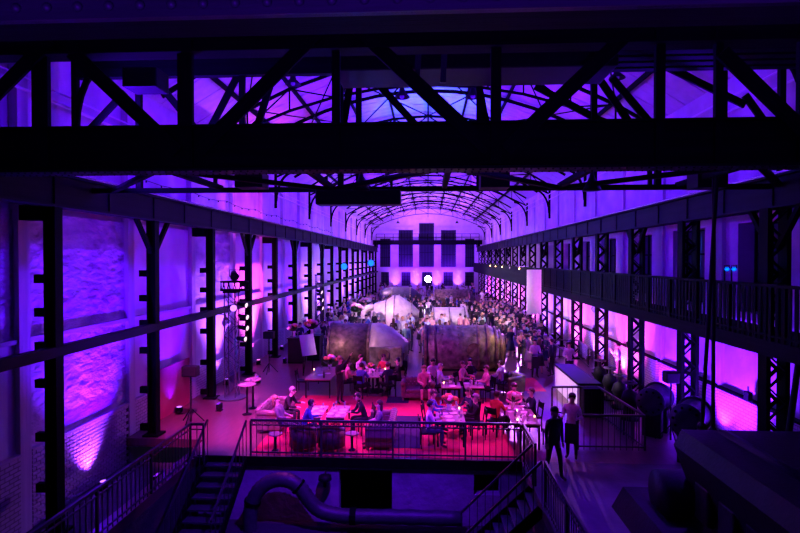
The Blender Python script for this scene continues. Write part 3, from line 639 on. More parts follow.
# ------------------------------------------------------------------ lights hardware
def uplight(x, y, label, lens, rz, z=0):
    t = thing('floor_uplight', label, 'floodlight', (x, y, z), rz, 'floor uplights')
    MB().lathe([(.02, .05), (.1, .06), (.12, .1), (.12, .26), (.1, .26)], 12).build('housing', 'black', t, True)
    MB().lathe([(.02, .262), (.09, .265), (.02, .27)], 12).build('lens', lens, t)
    bar('yoke', (-.13, 0, .02), (.13, 0, .02), .06, .03, 'black', t)
def added_floor_flood(x, y, label, rz, z=0):  # added fixture, washes the wall above the uplight
    t = thing('added_floor_flood', label, 'floodlight', (x, y, z), R(rz), 'added floor floods')
    MB().rbox((0, 0, .16), (.3, .14, .2), .02).build('housing', 'black', t); MB().box((0, .03, .265), (.24, .06, .01)).build('lens', 'lens_dim', t)
    bar('foot', (-.12, 0, .02), (.12, 0, .02), .2, .03, 'black', t); bar('yoke', (-.16, 0, .02), (-.16, 0, .2), .02, .04, 'black', t); bar('yoke', (.16, 0, .02), (.16, 0, .2), .02, .04, 'black', t)
pal = {0: (PURPLE, .25), 1: (PURPLE, 1.25), 2: (PURPLE, .45), 3: (LAV, 1.0), 4: (PINK, 1.6), 5: (LAV, .9), 6: (VIOLET, 1.0)}
for i in range(len(edgesL) - 1):
    y = (edgesL[i] + edgesL[i + 1]) / 2
    if i == 0: continue
    if y > YE - 2: continue
    col, s = pal.get(i, (LAV, 1.0)); x = XL + .5
    zu = ZT if i == 1 else 0
    uplight(x, y, 'small floor uplight at the left wall, %s from the camera' % ordn(i - 1), 'lens_pink' if col is PINK else 'lens_violet', 0, zu)
    spot((x, y, zu + .32), (XL - .05, y, zu + (1.7 if i == 1 else 2.6)), (.24, .03, 1) if i == 1 else col, (620 if i == 1 else 420) * s, 80 if i == 1 else 90, .9, .05)
    added_floor_flood(XL + 1.75, y + .5, 'low added floor flood by the left walkway, %s from the camera' % ordn(i - 1), 90, zu)
    spot((XL + 1.75, y + .5, zu + .34), (XL, y, 4.3), col, 4200 * s, 75, 1, .08)
palR = {1: (VIOLET, 2.2), 2: (VIOLET, 1.7), 3: (PINK, 1.2), 4: (LAV, 1.2), 5: (PINK, 1.2), 6: (LAV, 1.2)}
for i in range(1, len(edgesR) - 1):
    y = (edgesR[i] + edgesR[i + 1]) / 2 + 1.55; x = XR - .5
    if y > YE - 2: continue
    col, s = palR.get(i, (LAV if i % 2 else PINK, 1.1))
    uplight(x, y, 'small floor uplight at the right wall, %s from the camera' % ordn(i - 1), 'lens_pink' if col is PINK else 'lens_violet', 0)
    spot((x, y, .32), (XR + .3, y, 2.4), col, 420 * s, 120, 1, .05)
    added_floor_flood(XR - 1.75, y - 1.3, 'low added floor flood under the gallery, %s from the camera' % ordn(i - 1), -90)
    spot((XR - 1.75, y - 1.3, .34), (XR, y - .6, 2.6), col, (1300 if i < 4 else 1500) * s, 120, 1, .08)
# added LED floods on the runway beams, washing upper walls and roof
for side, X, ys in (('left', CLX - .14, LY), ('right', CRX + .14, RY)):
    for k in range(0, 18, 2):
        t = thing('added_led_flood', 'small added LED flood on the %s runway beam, %s of its row from the camera' % (side, ordn(k // 2)), 'floodlight', (X, ys[k] + 1.0, 7.45), 0, 'added floods on the runway beams')
        MB().rbox((0, 0, .05), (.16, .3, .1), .02).build('housing', 'black', t); MB().box((0, 0, .105), (.12, .26, .01)).build('lens', 'lens_dim', t)
        s = 1 if X < 0 else -1; c = PURPLE if k < 5 else VIOLET if k < 12 else LAV
        spot((X, ys[k] + 1.0, 7.75), (X + s * 9, ys[k] + 2.2, 12.6), c, (6500 + 380 * k) * K, 108, 1, .15)
# blue spots on the left columns
def stage_lamp(loc, tgt, label, lens, r=.14, group=None):
    t = thing('stage_lamp', label, 'spotlight', loc, 0, group); d = (V(tgt) - V(loc)); M = d.to_track_quat('Z', 'Y').to_matrix().to_4x4()
    MB().lathe([(.04, -.32), (r * .7, -.3), (r * .8, -.1), (r, 0), (r, .06), (r * .9, .06)], 14, M).build('housing', 'black', t, True)
    MB().lathe([(.01, .062), (r * .86, .066), (.01, .075)], 14, M).build('lens', lens, t)
    MB().tube([(-r * 1.15, 0, -.02), (-r * 1.15, 0, r * 1.5), (r * 1.15, 0, r * 1.5), (r * 1.15, 0, -.02)], .015, 6).build('yoke', 'black', t)
    return t
for px, py, Y, lab in ((344, 266.5, LY[9], 'blue glowing stage lamp on the left columns, nearer one'), (371, 263, LY[14], 'blue glowing stage lamp on the left columns, farther one')):
    p = at_y(px, py, Y); t = stage_lamp(p, (0, 0, 5), lab, 'lens_blue', .36 if Y < 60 else .5); bar('wall_bracket', (0, .1, .3), (CLX + .1 - p.x, .0, .3), .08, .08, 'black', t); spot(p + V((.1, -.6, 0)), (1, Y - 26, 12), BLUE, 3000, 90, .8, .2)
for k, px in enumerate((727, 734)):
    p = at_y(px, 269, 14.6); t = stage_lamp(p, (0, 0, 5), ['left', 'right'][k] + ' one of two small blue lamps behind the gallery bars', 'lens_blue', .06); bar('stand', (0, .12, -.02), (0, .12, 3.69 - p.z), .03, .03, 'black', t)
p = at_y(428, 279, 76); stage_lamp(p, (0, 0, 5.4), 'dazzling white lamp facing the camera at the end of the hall', 'lens_white', .5)
spot(p + V((0, -.7, 0)), (0, 20, .5), (1, .9, .85), 500, 50, .9, .3)
t = thing('lamp_stand', 'slim stand carrying the dazzling white lamp', 'stand', (p.x, p.y, 0)); MB().tube([(0, 0, 0), (0, 0, p.z - .3)], .05, 8).build('pole', 'black', t); MB().lathe([(.5, 0), (.5, .04), (.06, .08)], 12).build('base', 'black', t)
# end wall uplights
for k, px in enumerate((395, 416, 437, 458)):
    x = at_y(px, 286, YE - .9).x; uplight(x, YE - .9, 'floor uplight at the end wall, %s from the left' % ['first', 'second', 'third', 'fourth'][k], 'lens_violet', 0)
    spot((x, YE - .9, .3), (x, YE + .1, 4.5), LAV, 1100, 80, .9, .05); spot((x, YE - .9, .3), (x, YE, 3), WARM, 160, 24, .8, .05)
spot((-4, YE - 8, 3), (-2, YE, 8.5), VIOLET, 4500, 110, .9, .2); spot((4, YE - 8, 3), (2, YE, 8.5), VIOLET, 4500, 110, .9, .2)

# lighting towers
def tower(px, py, top_py, label, w_=.42):
    p = at_z(px, py, 0); H = at_y(px, top_py, p.y).z
    t = thing('truss_tower', label, 'lighting tower', (p.x, p.y, 0))
    MB().lathe([(.55, 0), (.55, .05), (.3, .07)], 24).build('base_plate', 'painted_steel', t)
    for sx in (-1, 1):
        for sy in (-1, 1): bar('chord_tube', (sx * w_ / 2, sy * w_ / 2, .05), (sx * w_ / 2, sy * w_ / 2, H), .05, .05, 'painted_steel', t, round_=True)
    mb = MB(); z = .1; s = 1
    while z < H - .4:
        for k in (-1, 1):
            mb.tube([(-s * w_ / 2, k * w_ / 2, z), (s * w_ / 2, k * w_ / 2, z + .4)], .014, 5); mb.tube([(k * w_ / 2, -s * w_ / 2, z), (k * w_ / 2, s * w_ / 2, z + .4)], .014, 5)
        z += .4; s = -s
    stuff(mb.build('lattice', 'painted_steel', t))
    MB().box((0, 0, H), (w_ + .1, w_ + .1, .06)).build('top_plate', 'steel', t)
    return p, H
p, H = tower(232, 398, 292, 'lattice truss tower with lamps on a round base at the left')
t = thing('truss_ring', 'short ring truss crowning the left lighting tower', 'truss', (p.x + .12, p.y, H + .03))
for z in (.05, .38):
    MB().tube([(.52 * math.cos(i * math.pi / 10), .52 * math.sin(i * math.pi / 10), z) for i in range(21)], .03, 6).build('ring_tube', 'steel', t)
for i in range(14): a_ = 2 * math.pi * i / 14; bar('ring_strut', (.52 * math.cos(a_), .52 * math.sin(a_), .05), (.52 * math.cos(a_ + .2), .52 * math.sin(a_ + .2), .38), .03, .03, 'steel', t)
for z in (.05,): bar('cross_bar', (-.52, 0, z), (.52, 0, z), .05, .05, 'steel', t); bar('cross_bar', (0, -.52, z), (0, .52, z), .05, .05, 'steel', t)
stage_lamp((p.x + .12, p.y, H + .62), (p.x + 5, p.y - 10, 0), 'moving head lamp on top of the left tower', 'black', .17)
q = at_y(233, 308, p.y - .35); stage_lamp(q, (0, 10, 3), 'violet glowing lamp on the front of the left tower', 'lens_violet', .15); spot(q + V((.2, -.3, -.1)), (-3.5, 17, 0), PINK, 350, 60, .9, .1)
for k, (x, y) in enumerate(((245, 305), (246, 317), (246, 328), (244, 339))):
    q = at_y(x, y, p.y - .1); stage_lamp(q, (5, p.y - 3, 1.5), 'stage lamp on the right of the left tower, %s from top' % ['first', 'second', 'third', 'fourth'][k], 'lens_warm', .11, 'tower lamps')
    bar('clamp_arm', (0, 0, 0), (-.35, 0, .05), .03, .03, 'black', COL.objects[-1] if False else [o for o in COL.objects if o.name.startswith('stage_lamp') and o.parent is None][-1])
p2, H2 = tower(319, 345, 275, 'second lattice tower farther along the left columns', .36)
for k, (x, y) in enumerate(((321, 292), (322, 300), (322, 308))):
    q = at_y(x, y, p2.y - .3); stage_lamp(q, (1, p2.y - 2, .5), 'stage lamp on the farther tower, %s from top' % ['first', 'second', 'third'][k], 'lens_warm', .13, 'farther tower lamps')

spot((p.x + .5, p.y - .5, 3.2), (p.x, p.y - .1, 0), BLUE, 500, 34, .6, .05)
# wash lights from the towers and crane, plus added spots without fixtures: crowd, machines, lounge
TW = V((p.x + .6, p.y, 4.0))
spot(TW, (1.5, 24, .6), PINK, 1800, 55, .9, .1); spot(TW + V((0, .3, -.3)), (-3, 26, 1), (1, .4, .55), 1500, 40, .9, .1)
spot((CRX - .7, 28, 6.2), (-1.5, 40, 1), (1, .62, .78), 7000, 60, .9, .15); spot((CLX + .7, 36, 6.2), (2, 44, 1), (1, .42, .85), 8000, 70, .9, .15)
spot((CLX + .7, 30, 6.3), (2.0, 30, 1.6), (1, .45, .62), 3000, 60, .9, .15)
spot((CRX - .7, 46, 6.2), (4, 36, .5), (.6, .15, 1), 6000, 70, .9, .15); spot((CLX + .7, 58, 6.2), (3, 60, 1), (1, .45, .8), 6500, 75, .9, .15)
spot((CRX - .7, 30, 6.2), (5.2, 25, 0), VIOLET, 4000, 60, .9, .15)
spot((-2.5, 13.4, 7.0), (-3.0, 17.6, 0), PINK, 550, 62, .8, .06); spot((1.0, 13.4, 7.0), (.9, 18.2, 0), MAGENTA, 520, 60, .8, .06)
spot((3.2, 13.4, 7.0), (2.6, 17.5, 0), PINK, 450, 48, .8, .06); spot((-5.5, 13.4, 7.0), (-6.3, 18.0, 0), PINK, 7000, 46, .8, .06)
spot((-4.5, 21.0, 10.2), (-3.6, 17.5, 0), PINK, 2600, 36, .5, .05); spot((3.5, 21.0, 10.2), (1.2, 18, 0), PINK, 2600, 36, .5, .05)
spot((5.5, 13.4, 7.0), (4.2, 11.2, 0), DEEP, 1300, 42, .9, .1); spot((-7.2, 20.2, 4.1), (-2.2, 17.6, .3), PINK, 3600, 40, .6, .05); spot((7.5, 22.6, 5.8), (.9, 18.2, .4), PINK, 3800, 30, .6, .05); spot((-1, 10.2, 7.0), (-2.4, YF, -1.2), DEEP, 3200, 70, .9, .1)
spot((0, -2.5, 4.0), (0, 2.42, 6.9), DEEP, 900, 80, .9, .1)  # unseen spot added behind the camera to light the riveted girder
spot((-2.5, 22.15, 11.5), (5.5, 21, .5), (1, .62, .95), 8000, 20, .7, .1); spot((7.4, 24, 6.4), (3.3, 27, 1.3), (1, .45, .25), 2200, 36, .8, .1); spot((CLX + .7, 31, 6.3), (6.6, 34.8, 3.6), (.85, .7, 1), 6000, 14, .7, .1)  # unseen spots added to brighten counter panel, casing end and banner
spot((0, 27, 8), (0, 29, 13.5), BLUE, 9000, 80, .9, .2); spot((0, 44, 8), (0, 46, 13.5), BLUE, 9000, 80, .9, .2)

# ------------------------------------------------------------------ coloured floor patches
def floor_patch(label, x0, x1, y0, y1, mat, z=.0):  # thin sheet of one colour lying flat on the floor
    tag(MB().box(((x0 + x1) / 2, (y0 + y1) / 2, z + .002), (x1 - x0, y1 - y0, .004)).build('floor_patch', mat), label, 'floor_patch')
floor_patch('large red patch under the lounge furniture', -5.0, 2.45, YF + .15, 21.2, 'floor_red')
p0 = at_z(388, 448, 0); p1 = at_z(413, 416, 0); floor_patch('dark blue patch at the front between sofa and dining table', p0.x, p1.x + .3, p0.y, p1.y, 'floor_blue', .004)
p0 = at_z(386, 403, 0); p1 = at_z(408, 376, 0); floor_patch('dark blue patch behind, between the round table and the rear sofa', p0.x, p1.x + .2, p0.y, 21.15, 'floor_blue', .004)
p0 = at_z(512, 391, 0); p1 = at_z(541, 378, 0); floor_patch('small red patch on the right aisle', p0.x, p1.x - .3, p0.y, p1.y, 'floor_red')

# ------------------------------------------------------------------ people
def seg_person(pose):
    J = {}; g = pose
    lean = g.get('lean', 0.0); pz = .52 if g['sit'] else .95; py = g.get('py', 0)
    def up(h, x=0, dy=0): return V((x, py - math.sin(lean) * h + dy, pz + math.cos(lean) * h))
    J['pelvis'] = V((0, py, pz)); J['spine'] = up(.20); J['chest'] = up(.41); J['neck'] = up(.56)
    J['chin'] = up(.645, 0, -.012); J['skull'] = up(.745, 0, -.008)
    for s, k in ((-1, 'r'), (1, 'l')):
        J['sh' + k] = up(.475, s * .175); A = g['arm' + k]
        J['el' + k] = J['sh' + k] + V((s * A[0][0], A[0][1], A[0][2])); J['wr' + k] = J['el' + k] + V((s * A[1][0], A[1][1], A[1][2]))
        d = (J['wr' + k] - J['el' + k]).normalized(); J['pa' + k] = J['wr' + k] + d * .07
        J['hi' + k] = J['pelvis'] + V((s * .095, 0, -.04))
        if g['sit']:
            J['kn' + k] = J['hi' + k] + V((s * g.get('spread', .05), -.43, .04)); J['an' + k] = J['kn' + k] + V((s * .0, g.get('foot', .03), -.43))
        else:
            st = g.get('stride', 0) * s; J['kn' + k] = V((s * .105, py - .03 - st * .5, .5)); J['an' + k] = V((s * .11, py + .02 - st, .085))
        J['to' + k] = J['an' + k] + V((s * .03, -.16, -.045))
    E = [('pelvis', 'spine', 'top'), ('spine', 'chest', 'top'), ('chest', 'neck', 'top'), ('neck', 'chin', 'skin'), ('chin', 'skull', 'skin')]
    for k in 'rl':
        E += [('chest', 'sh' + k, 'top'), ('sh' + k, 'el' + k, 'top'), ('el' + k, 'wr' + k, g.get('sleeve', 'top')), ('wr' + k, 'pa' + k, 'skin'),
              ('pelvis', 'hi' + k, 'legs'), ('hi' + k, 'kn' + k, 'legs'), ('kn' + k, 'an' + k, g.get('calf', 'legs')), ('an' + k, 'to' + k, 'shoe')]
    RAD = dict(pelvis=(.15, .11), spine=(.135, .1), chest=(.155, .11), neck=(.058, .058), chin=(.075, .08), skull=(.09, .1))
    if g.get('fem'): RAD.update(spine=(.115, .09), chest=(.14, .11), pelvis=(.155, .115))
    lim = dict(sh=(.075, .075), el=(.048, .048), wr=(.034, .03), pa=(.042, .022), hi=(.095, .095), kn=(.065, .065), an=(.043, .045), to=(.042, .032))
    names = list(J); idx = {n: i for i, n in enumerate(names)}; verts = [J[n] for n in names]; edges = [(idx[a], idx[b]) for a, b, _ in E]
    rad = [RAD.get(n) or lim[n[:2]] for n in names]; segs = [(J[a], J[b], r_) for a, b, r_ in E]; roots = [0]
    for s, k in ((-1, 'r'), (1, 'l')):       # five fingers on each hand
        d = (J['pa' + k] - J['wr' + k]).normalized(); side = d.cross(V((0, 0, 1))); side = V((1, 0, 0)) if side.length < .2 else side.normalized(); nrm = side.cross(d).normalized()
        for f, (off, ln) in enumerate(((-.03, .065), (-.01, .08), (.01, .075), (.03, .06), (-.045, .05))):
            b0 = J['pa' + k] + side * off - d * (.01 if f < 4 else .05); dd = d if f < 4 else (d * .6 + side * -.8).normalized()
            i0 = len(verts); verts += [b0, b0 + dd * ln * .55, b0 + dd * ln - nrm * ln * .3]; rad += [(.011, .011), (.0095, .0095), (.008, .008)]
            edges += [(i0, i0 + 1), (i0 + 1, i0 + 2)]; roots.append(i0); segs.append((b0, verts[-1], 'skin'))
    me = bpy.data.meshes.new('skeleton'); me.from_pydata(verts, edges, []); ob = bpy.data.objects.new('skeleton', me); COL.objects.link(ob)
    ob.modifiers.new('skin', 'SKIN'); ob.modifiers.new('sub', 'SUBSURF').levels = 1
    for i, sv in enumerate(me.skin_vertices[0].data): sv.radius = rad[i]; sv.use_root = i in roots
    dg_ = bpy.context.evaluated_depsgraph_get(); dg_.update(); out = bpy.data.meshes.new_from_object(ob.evaluated_get(dg_)); bpy.data.objects.remove(ob)
    REG = dict(skin=0, top=1, legs=2, shoe=3)
    n = len(out.polygons); C = np.zeros(n * 3); out.polygons.foreach_get('center', C); C = C.reshape(-1, 3); best = np.full(n, 9.0); reg = np.zeros(n, int)
    for a, b, r_ in segs:
        a_, b_ = np.array(a), np.array(b); ab = b_ - a_; tt = np.clip(((C - a_) @ ab) / (ab @ ab), 0, 1); dist = np.linalg.norm(C - a_ - tt[:, None] * ab, axis=1)
        mk = dist < best; best[mk] = dist[mk]; reg[mk] = REG[r_]
    # face details join the same mesh: nose, eyes, mouth, ears
    hc = J['skull']; ext = MB(); marks = []
    def part(mb_fn, m_): o_ = len(ext.f); mb_fn(); marks.append((o_, len(ext.f), m_))
    part(lambda: ext.ball(hc + V((0, -.1, -.045)), (.016, .025, .028), 6, 4), 0)
    for s in (-1, 1):
        part(lambda: ext.ball(hc + V((s * .034, -.088, -.012)), (.010, .010, .006), 6, 4), 4); part(lambda: ext.ball(hc + V((s * .094, .01, -.03)), (.014, .024, .034), 6, 4), 0)
    part(lambda: ext.ball(hc + V((0, -.086, -.092)), (.026, .012, .008), 6, 4), 5)
    bm = bmesh.new(); bm.from_mesh(out)
    for f, r_ in zip(bm.faces, reg): f.material_index = int(r_); f.smooth = True
    vs = [bm.verts.new(v) for v in ext.v]
    for o_, e_, m_ in marks:
        for f in ext.f[o_:e_]:
            try: q = bm.faces.new([vs[i] for i in f]); q.material_index = m_; q.smooth = True
            except ValueError: pass
    bmesh.ops.recalc_face_normals(bm, faces=bm.faces[:]); 
    me2 = bpy.data.meshes.new('person_body')
    for nm in ('skin_a', 'top_black', 'legs_black', 'shoe', 'eye', 'lip'): me2.materials.append(MATS[nm])
    bm.to_mesh(me2); bm.free(); bpy.data.meshes.remove(out)
    return dict(mesh=me2, head=hc, palm=(J['par'], J['pal']), pelvis=J['pelvis'])
DN = ((.05, .02, -.28), (.0, -.05, -.25)); HOLD = ((.06, -.03, -.27), (-.06, -.2, .12)); TBL = ((.05, -.12, -.22), (-.06, -.22, .03)); LAP = ((.06, -.1, -.24), (-.1, -.2, -.02)); UPA = ((.12, -.14, .16), (.05, -.1, .22)); TRAY = ((.07, -.02, -.27), (-.03, -.24, .04)); TALK = ((.09, -.12, -.2), (-.08, -.12, .2))
POSES = dict(
    stand=dict(sit=False, armr=DN, arml=DN), hold=dict(sit=False, armr=HOLD, arml=DN), talk=dict(sit=False, armr=TALK, arml=HOLD, stride=.06), walk=dict(sit=False, armr=DN, arml=DN, stride=.2, lean=.06),
    tray=dict(sit=False, armr=TRAY, arml=TRAY), raise_=dict(sit=False, armr=HOLD, arml=UPA), fhold=dict(sit=False, armr=HOLD, arml=DN, fem=True, sleeve='skin', calf='skin'),
    sit=dict(sit=True, armr=TBL, arml=TBL, lean=.12), sitlap=dict(sit=True, armr=LAP, arml=LAP, lean=.02), sitlean=dict(sit=True, armr=LAP, arml=TBL, lean=.38), sittalk=dict(sit=True, armr=TALK, arml=TBL, lean=.1, spread=.1),
    recline=dict(sit=True, armr=LAP, arml=LAP, lean=-.3, foot=-.12), fsit=dict(sit=True, armr=LAP, arml=TBL, lean=.08, fem=True, sleeve='skin', calf='skin'))
PT = {k: seg_person(v) for k, v in POSES.items()}
def hair_mesh(kind):
    bm = bmesh.new(); bmesh.ops.create_uvsphere(bm, u_segments=16, v_segments=12, radius=1, matrix=Matrix.Translation((0, .024, .014)) @ Matrix.Diagonal((.104, .108, .108, 1)))
    bmesh.ops.delete(bm, geom=[f for f in bm.faces if (f.calc_center_median().y < .0 and f.calc_center_median().z < .052) or f.calc_center_median().z < -.06], context='FACES')
    if kind != 'short':
        bmesh.ops.create_uvsphere(bm, u_segments=12, v_segments=8, radius=1, matrix=Matrix.Translation((0, .065, -.1 if kind == 'long' else .04)) @ Matrix.Diagonal((.1, .055, .17, 1) if kind == 'long' else (.05, .09, .05, 1)))
    me = bpy.data.meshes.new('hair'); bm.to_mesh(me); bm.free(); me.materials.append(MATS['hair_dark'])
    for p in me.polygons: p.use_smooth = True
    return me
HAIR = {k: hair_mesh(k) for k in ('short', 'long', 'bun')}
skirt = MB().lathe([(.16, .98), (.19, .85), (.24, .6), (.27, .45), (.265, .45), (.15, .95)], 16).mesh('skirt', 'top_pink', True)
apron = MB().prism([(-.17, .45), (.17, .45), (.16, 1.0), (-.16, 1.0)], -.165, -.15).mesh('apron', 'top_black')
def person(x, y, z, face, pose, top, legs, hair, hairmat, skin, label, group=None, sc=1.0, extra=None):
    """face: heading in degrees, 0 = towards the camera (-Y), 90 = towards +X"""
    T = PT[pose]; o = link('person', T['mesh'], None, (x, y, z)); o.rotation_euler = (0, 0, R(face)); o.scale = (sc, sc, sc)
    for i, nm in enumerate((skin, top, legs)): o.material_slots[i].link = 'OBJECT'; o.material_slots[i].material = MATS[nm]
    tag(o, label, 'person', group)
    if hair:
        h = link('hair', HAIR[hair], o, T['head']); h.material_slots[0].link = 'OBJECT'; h.material_slots[0].material = MATS[hairmat]
    if extra == 'skirt':
        h = link('skirt', skirt, o, (0, 0, 0)); h.material_slots[0].link = 'OBJECT'; h.material_slots[0].material = MATS[top]
    if extra == 'apron': link('apron', apron, o, (0, 0, 0))
    return o
def hp(px, py, pose, face, *a, seat=0.0, **k):
    """place by the head's pixel; the head's height comes from the pose and the seat it uses"""
    h = PT[pose]['head']; q = at_z(px, py, h.z + seat); rot = Matrix.Rotation(R(face), 3, 'Z') @ V((h.x, h.y, 0))
    return person(q.x - rot.x, q.y - rot.y, seat, face, pose, *a, **k)

# ------------------------------------------------------------------ furniture builders
def chair(x, y, face, label, group='dining chairs'):
    t = thing('dining_chair', label, 'chair', (x, y, 0), R(face), group)
    MB().rbox((0, 0, .45), (.44, .44, .06), .02).build('seat', 'black', t)
    for sx in (-1, 1):
        bar('leg', (sx * .19, -.19, 0), (sx * .19, -.19, .43), .03, .03, 'black', t); bar('leg', (sx * .19, .2, 0), (sx * .19, .2, .43), .03, .03, 'black', t)
        bar('back_post', (sx * .19, .2, .43), (sx * .19, .27, .92), .03, .03, 'black', t)
    MB().rbox((0, .255, .8), (.4, .03, .2), .012).build('backrest', 'black', t)
    return t
def chesterfield(x, y, face, label, Ls=1.7, mat='leather'):
    t = thing('sofa', label, 'sofa', (x, y, 0), R(face))
    MB().rbox((0, 0, .2), (Ls, .78, .2), .04).build('base', mat, t)
    n = 2 if Ls > 1.3 else 1; cw = (Ls - .36) / n
    for i in range(n): MB().rbox((-Ls / 2 + .18 + cw * (i + .5), -.05, .37), (cw - .01, .68, .16), .05).build('seat_cushion', mat, t)
    for s in (-1, 1):
        MB().rbox((s * (Ls / 2 - .09), -.02, .42), (.17, .76, .4), .05).build('arm', mat, t); MB().tube([(s * (Ls / 2 - .08), -.4, .64), (s * (Ls / 2 - .08), .36, .64)], .1, 12).build('arm_roll', mat, t, True)
    MB().rbox((0, .33, .45), (Ls, .16, .5), .05).build('back', mat, t); MB().tube([(-Ls / 2 + .02, .35, .7), *[(-Ls / 2 + .02 + (Ls - .04) * i / 32, .35, .7) for i in range(1, 32)], (Ls / 2 - .02, .35, .7)], [.11 if i % 4 in (1, 2) else .085 for i in range(33)], 12).build('back_roll', mat, t, True)
    bt = MB().ball((0, 0, 0), .022, 6, 4).mesh('tuft_button', 'pale_top')
    nn = int(Ls / .17)
    for r_ in range(2):
        for i in range(nn): link('tuft_button', bt, t, (-Ls / 2 + .12 + (i + .5 * r_) * (Ls - .2) / nn, .25, .52 + .1 * r_))
    for i in range(nn): link('tuft_button', bt, t, (-Ls / 2 + .1 + i * (Ls - .2) / (nn - 1), .3, .79))
    for s in (-1, 1):
        for yy in (-.33, .33): MB().lathe([(.03, 0), (.045, .05), (.04, .1)], 8).build('foot', 'wood', t, False, (s * (Ls / 2 - .08), yy, 0))
    return t
def tub_chair(x, y, face, label):
    t = thing('armchair', label, 'armchair', (x, y, 0), R(face)); A = [R(-10 + 200 * i / 14) for i in range(15)]; ro, ri = .39, .30
    m_ = MB(); n = len(A)
    vs = []
    for z, hh in ((.14, 0), (.74, 1)):
        for a_ in A: k_ = z if not hh else .60 + .16 * math.sin(max(0, a_)); vs.append((ro * math.cos(a_), ro * math.sin(a_) * .95 + .02, k_))
        for a_ in A: k_ = z if not hh else .60 + .16 * math.sin(max(0, a_)); vs.append((ri * math.cos(a_), ri * math.sin(a_) * .95 + .02, k_))
    fs = []
    for i in range(n - 1): fs += [(i, i + 1, 2 * n + i + 1, 2 * n + i), (n + i + 1, n + i, 3 * n + i, 3 * n + i + 1), (2 * n + i, 2 * n + i + 1, 3 * n + i + 1, 3 * n + i), (i + 1, i, n + i, n + i + 1)]
    fs += [(0, 2 * n, 3 * n, n), (n - 1, 2 * n - 1, 4 * n - 1, 3 * n - 1)]
    m_.add(vs, fs).build('shell', 'leather', t, True)
    MB().tube([((ro + ri) / 2 * math.cos(a_), (ro + ri) / 2 * math.sin(a_) * .95 + .02, .60 + .16 * math.sin(max(0, a_))) for a_ in A], .065, 10).build('rolled_edge', 'leather_pale', t, True)
    MB().rbox((0, -.06, .36), (.56, .58, .16), .05).build('seat_cushion', 'leather_pale', t); MB().rbox((0, -.02, .2), (.58, .58, .16), .03).build('base', 'leather', t)
    bt = MB().ball((0, 0, 0), .02, 6, 4).mesh('tuft_button', 'pale_top')
    for i in range(1, 14, 2): link('tuft_button', bt, t, (ri * math.cos(A[i]) * .98, ri * math.sin(A[i]) * .93 + .02, .56))
    for sx in (-1, 1):
        for sy in (-1, 1): MB().lathe([(.02, 0), (.03, .12)], 8).build('foot', 'wood', t, False, (sx * .22, sy * .22, 0))
    return t
def table(x, y, face, sx, sy, h, label, top='wood', leg='black', group=None):
    t = thing('table', label, 'table', (x, y, 0), R(face), group)
    MB().rbox((0, 0, h - .02), (sx, sy, .04), .008).build('tabletop', top, t)
    for a in (-1, 1):
        for b in (-1, 1): bar('leg', (a * (sx / 2 - .05), b * (sy / 2 - .05), 0), (a * (sx / 2 - .05), b * (sy / 2 - .05), h - .04), .045, .045, leg, t)
    bar('apron', (-sx / 2 + .05, -sy / 2 + .06, h - .08), (sx / 2 - .05, -sy / 2 + .06, h - .08), .03, .07, leg, t); bar('apron', (-sx / 2 + .05, sy / 2 - .06, h - .08), (sx / 2 - .05, sy / 2 - .06, h - .08), .03, .07, leg, t)
    return t
def round_table(x, y, r, h, label, cat='table', mat='wood', group=None, n=24):
    t = thing('round_table', label, cat, (x, y, 0), 0, group)
    MB().lathe([(r * .5, h - .04), (r, h - .035), (r, h), (r * .5, h)], n).build('tabletop', mat, t)
    MB().tube([(0, 0, .03), (0, 0, h - .03)], .035, 10).build('pedestal', 'black', t); MB().lathe([(r * .55, 0), (r * .55, .02), (.05, .06)], n).build('base', 'black', t)
    return t
# tableware prototypes
# a bottle and a glass are life size
GLASS = MB().lathe([(.032, 0), (.03, .006), (.005, .012), (.005, .08), (.03, .11), (.037, .15), (.031, .2), (.028, .2), (.03, .12)], 10).mesh('wine_glass', 'glassware', True)
PLATE = MB().lathe([(.06, 0), (.09, .006), (.13, .018), (.128, .022), (.08, .01)], 16).mesh('plate', 'white', True)
BOTTLE = MB().lathe([(.037, 0), (.038, .18), (.03, .22), (.013, .25), (.013, .3), (.015, .31)], 10).mesh('bottle', 'leaf', True)
NAP = MB().rbox((0, 0, .006), (.2, .14, .012), .003).mesh('napkin', 'cloth_white')
CANDLE = MB().lathe([(.035, 0), (.035, .09), (.03, .09)], 10).mesh('candle', 'bloom_white'); FLAME = MB().ball((0, 0, .115), (.014, .014, .028), 6, 5).mesh('flame', 'flame')
def ware(kind, x, y, z, where):
    me = dict(wine_glass=GLASS, plate=PLATE, bottle=BOTTLE, napkin=NAP, candle=CANDLE)[kind]
    o = tag(link(kind, me, None, (x, y, z)), dict(wine_glass='clear stemmed wine glass', plate='white round plate', bottle='dark green bottle', napkin='folded pale napkin', candle='lit pillar candle')[kind] + ' on ' + where, dict(wine_glass='glass').get(kind, kind), dict(wine_glass='wine glasses').get(kind, kind + 's') + ' on ' + where)
    o.rotation_euler = (0, 0, random.uniform(0, 3))
    if kind == 'candle': link('flame', FLAME, o)
def lay(cx, cy, z, sx, sy, rz, items, where):
    pts = []; c, s = math.cos(R(rz)), math.sin(R(rz))
    for kind in items:
        for _ in range(60):
            u, v_ = random.uniform(-sx, sx), random.uniform(-sy, sy); x, y = cx + u * c - v_ * s, cy + u * s + v_ * c; md = .27 if kind == 'plate' else .2
            if all((x - a) ** 2 + (y - b) ** 2 > max(md, d_) ** 2 for a, b, d_ in pts): pts.append((x, y, md)); ware(kind, x, y, z, where); break
bl = {m_: MB().ball((0, 0, 0), 1, 8, 5).mesh('bloom', m_, True) for m_ in ('bloom_orange', 'bloom_pink', 'bloom_white')}
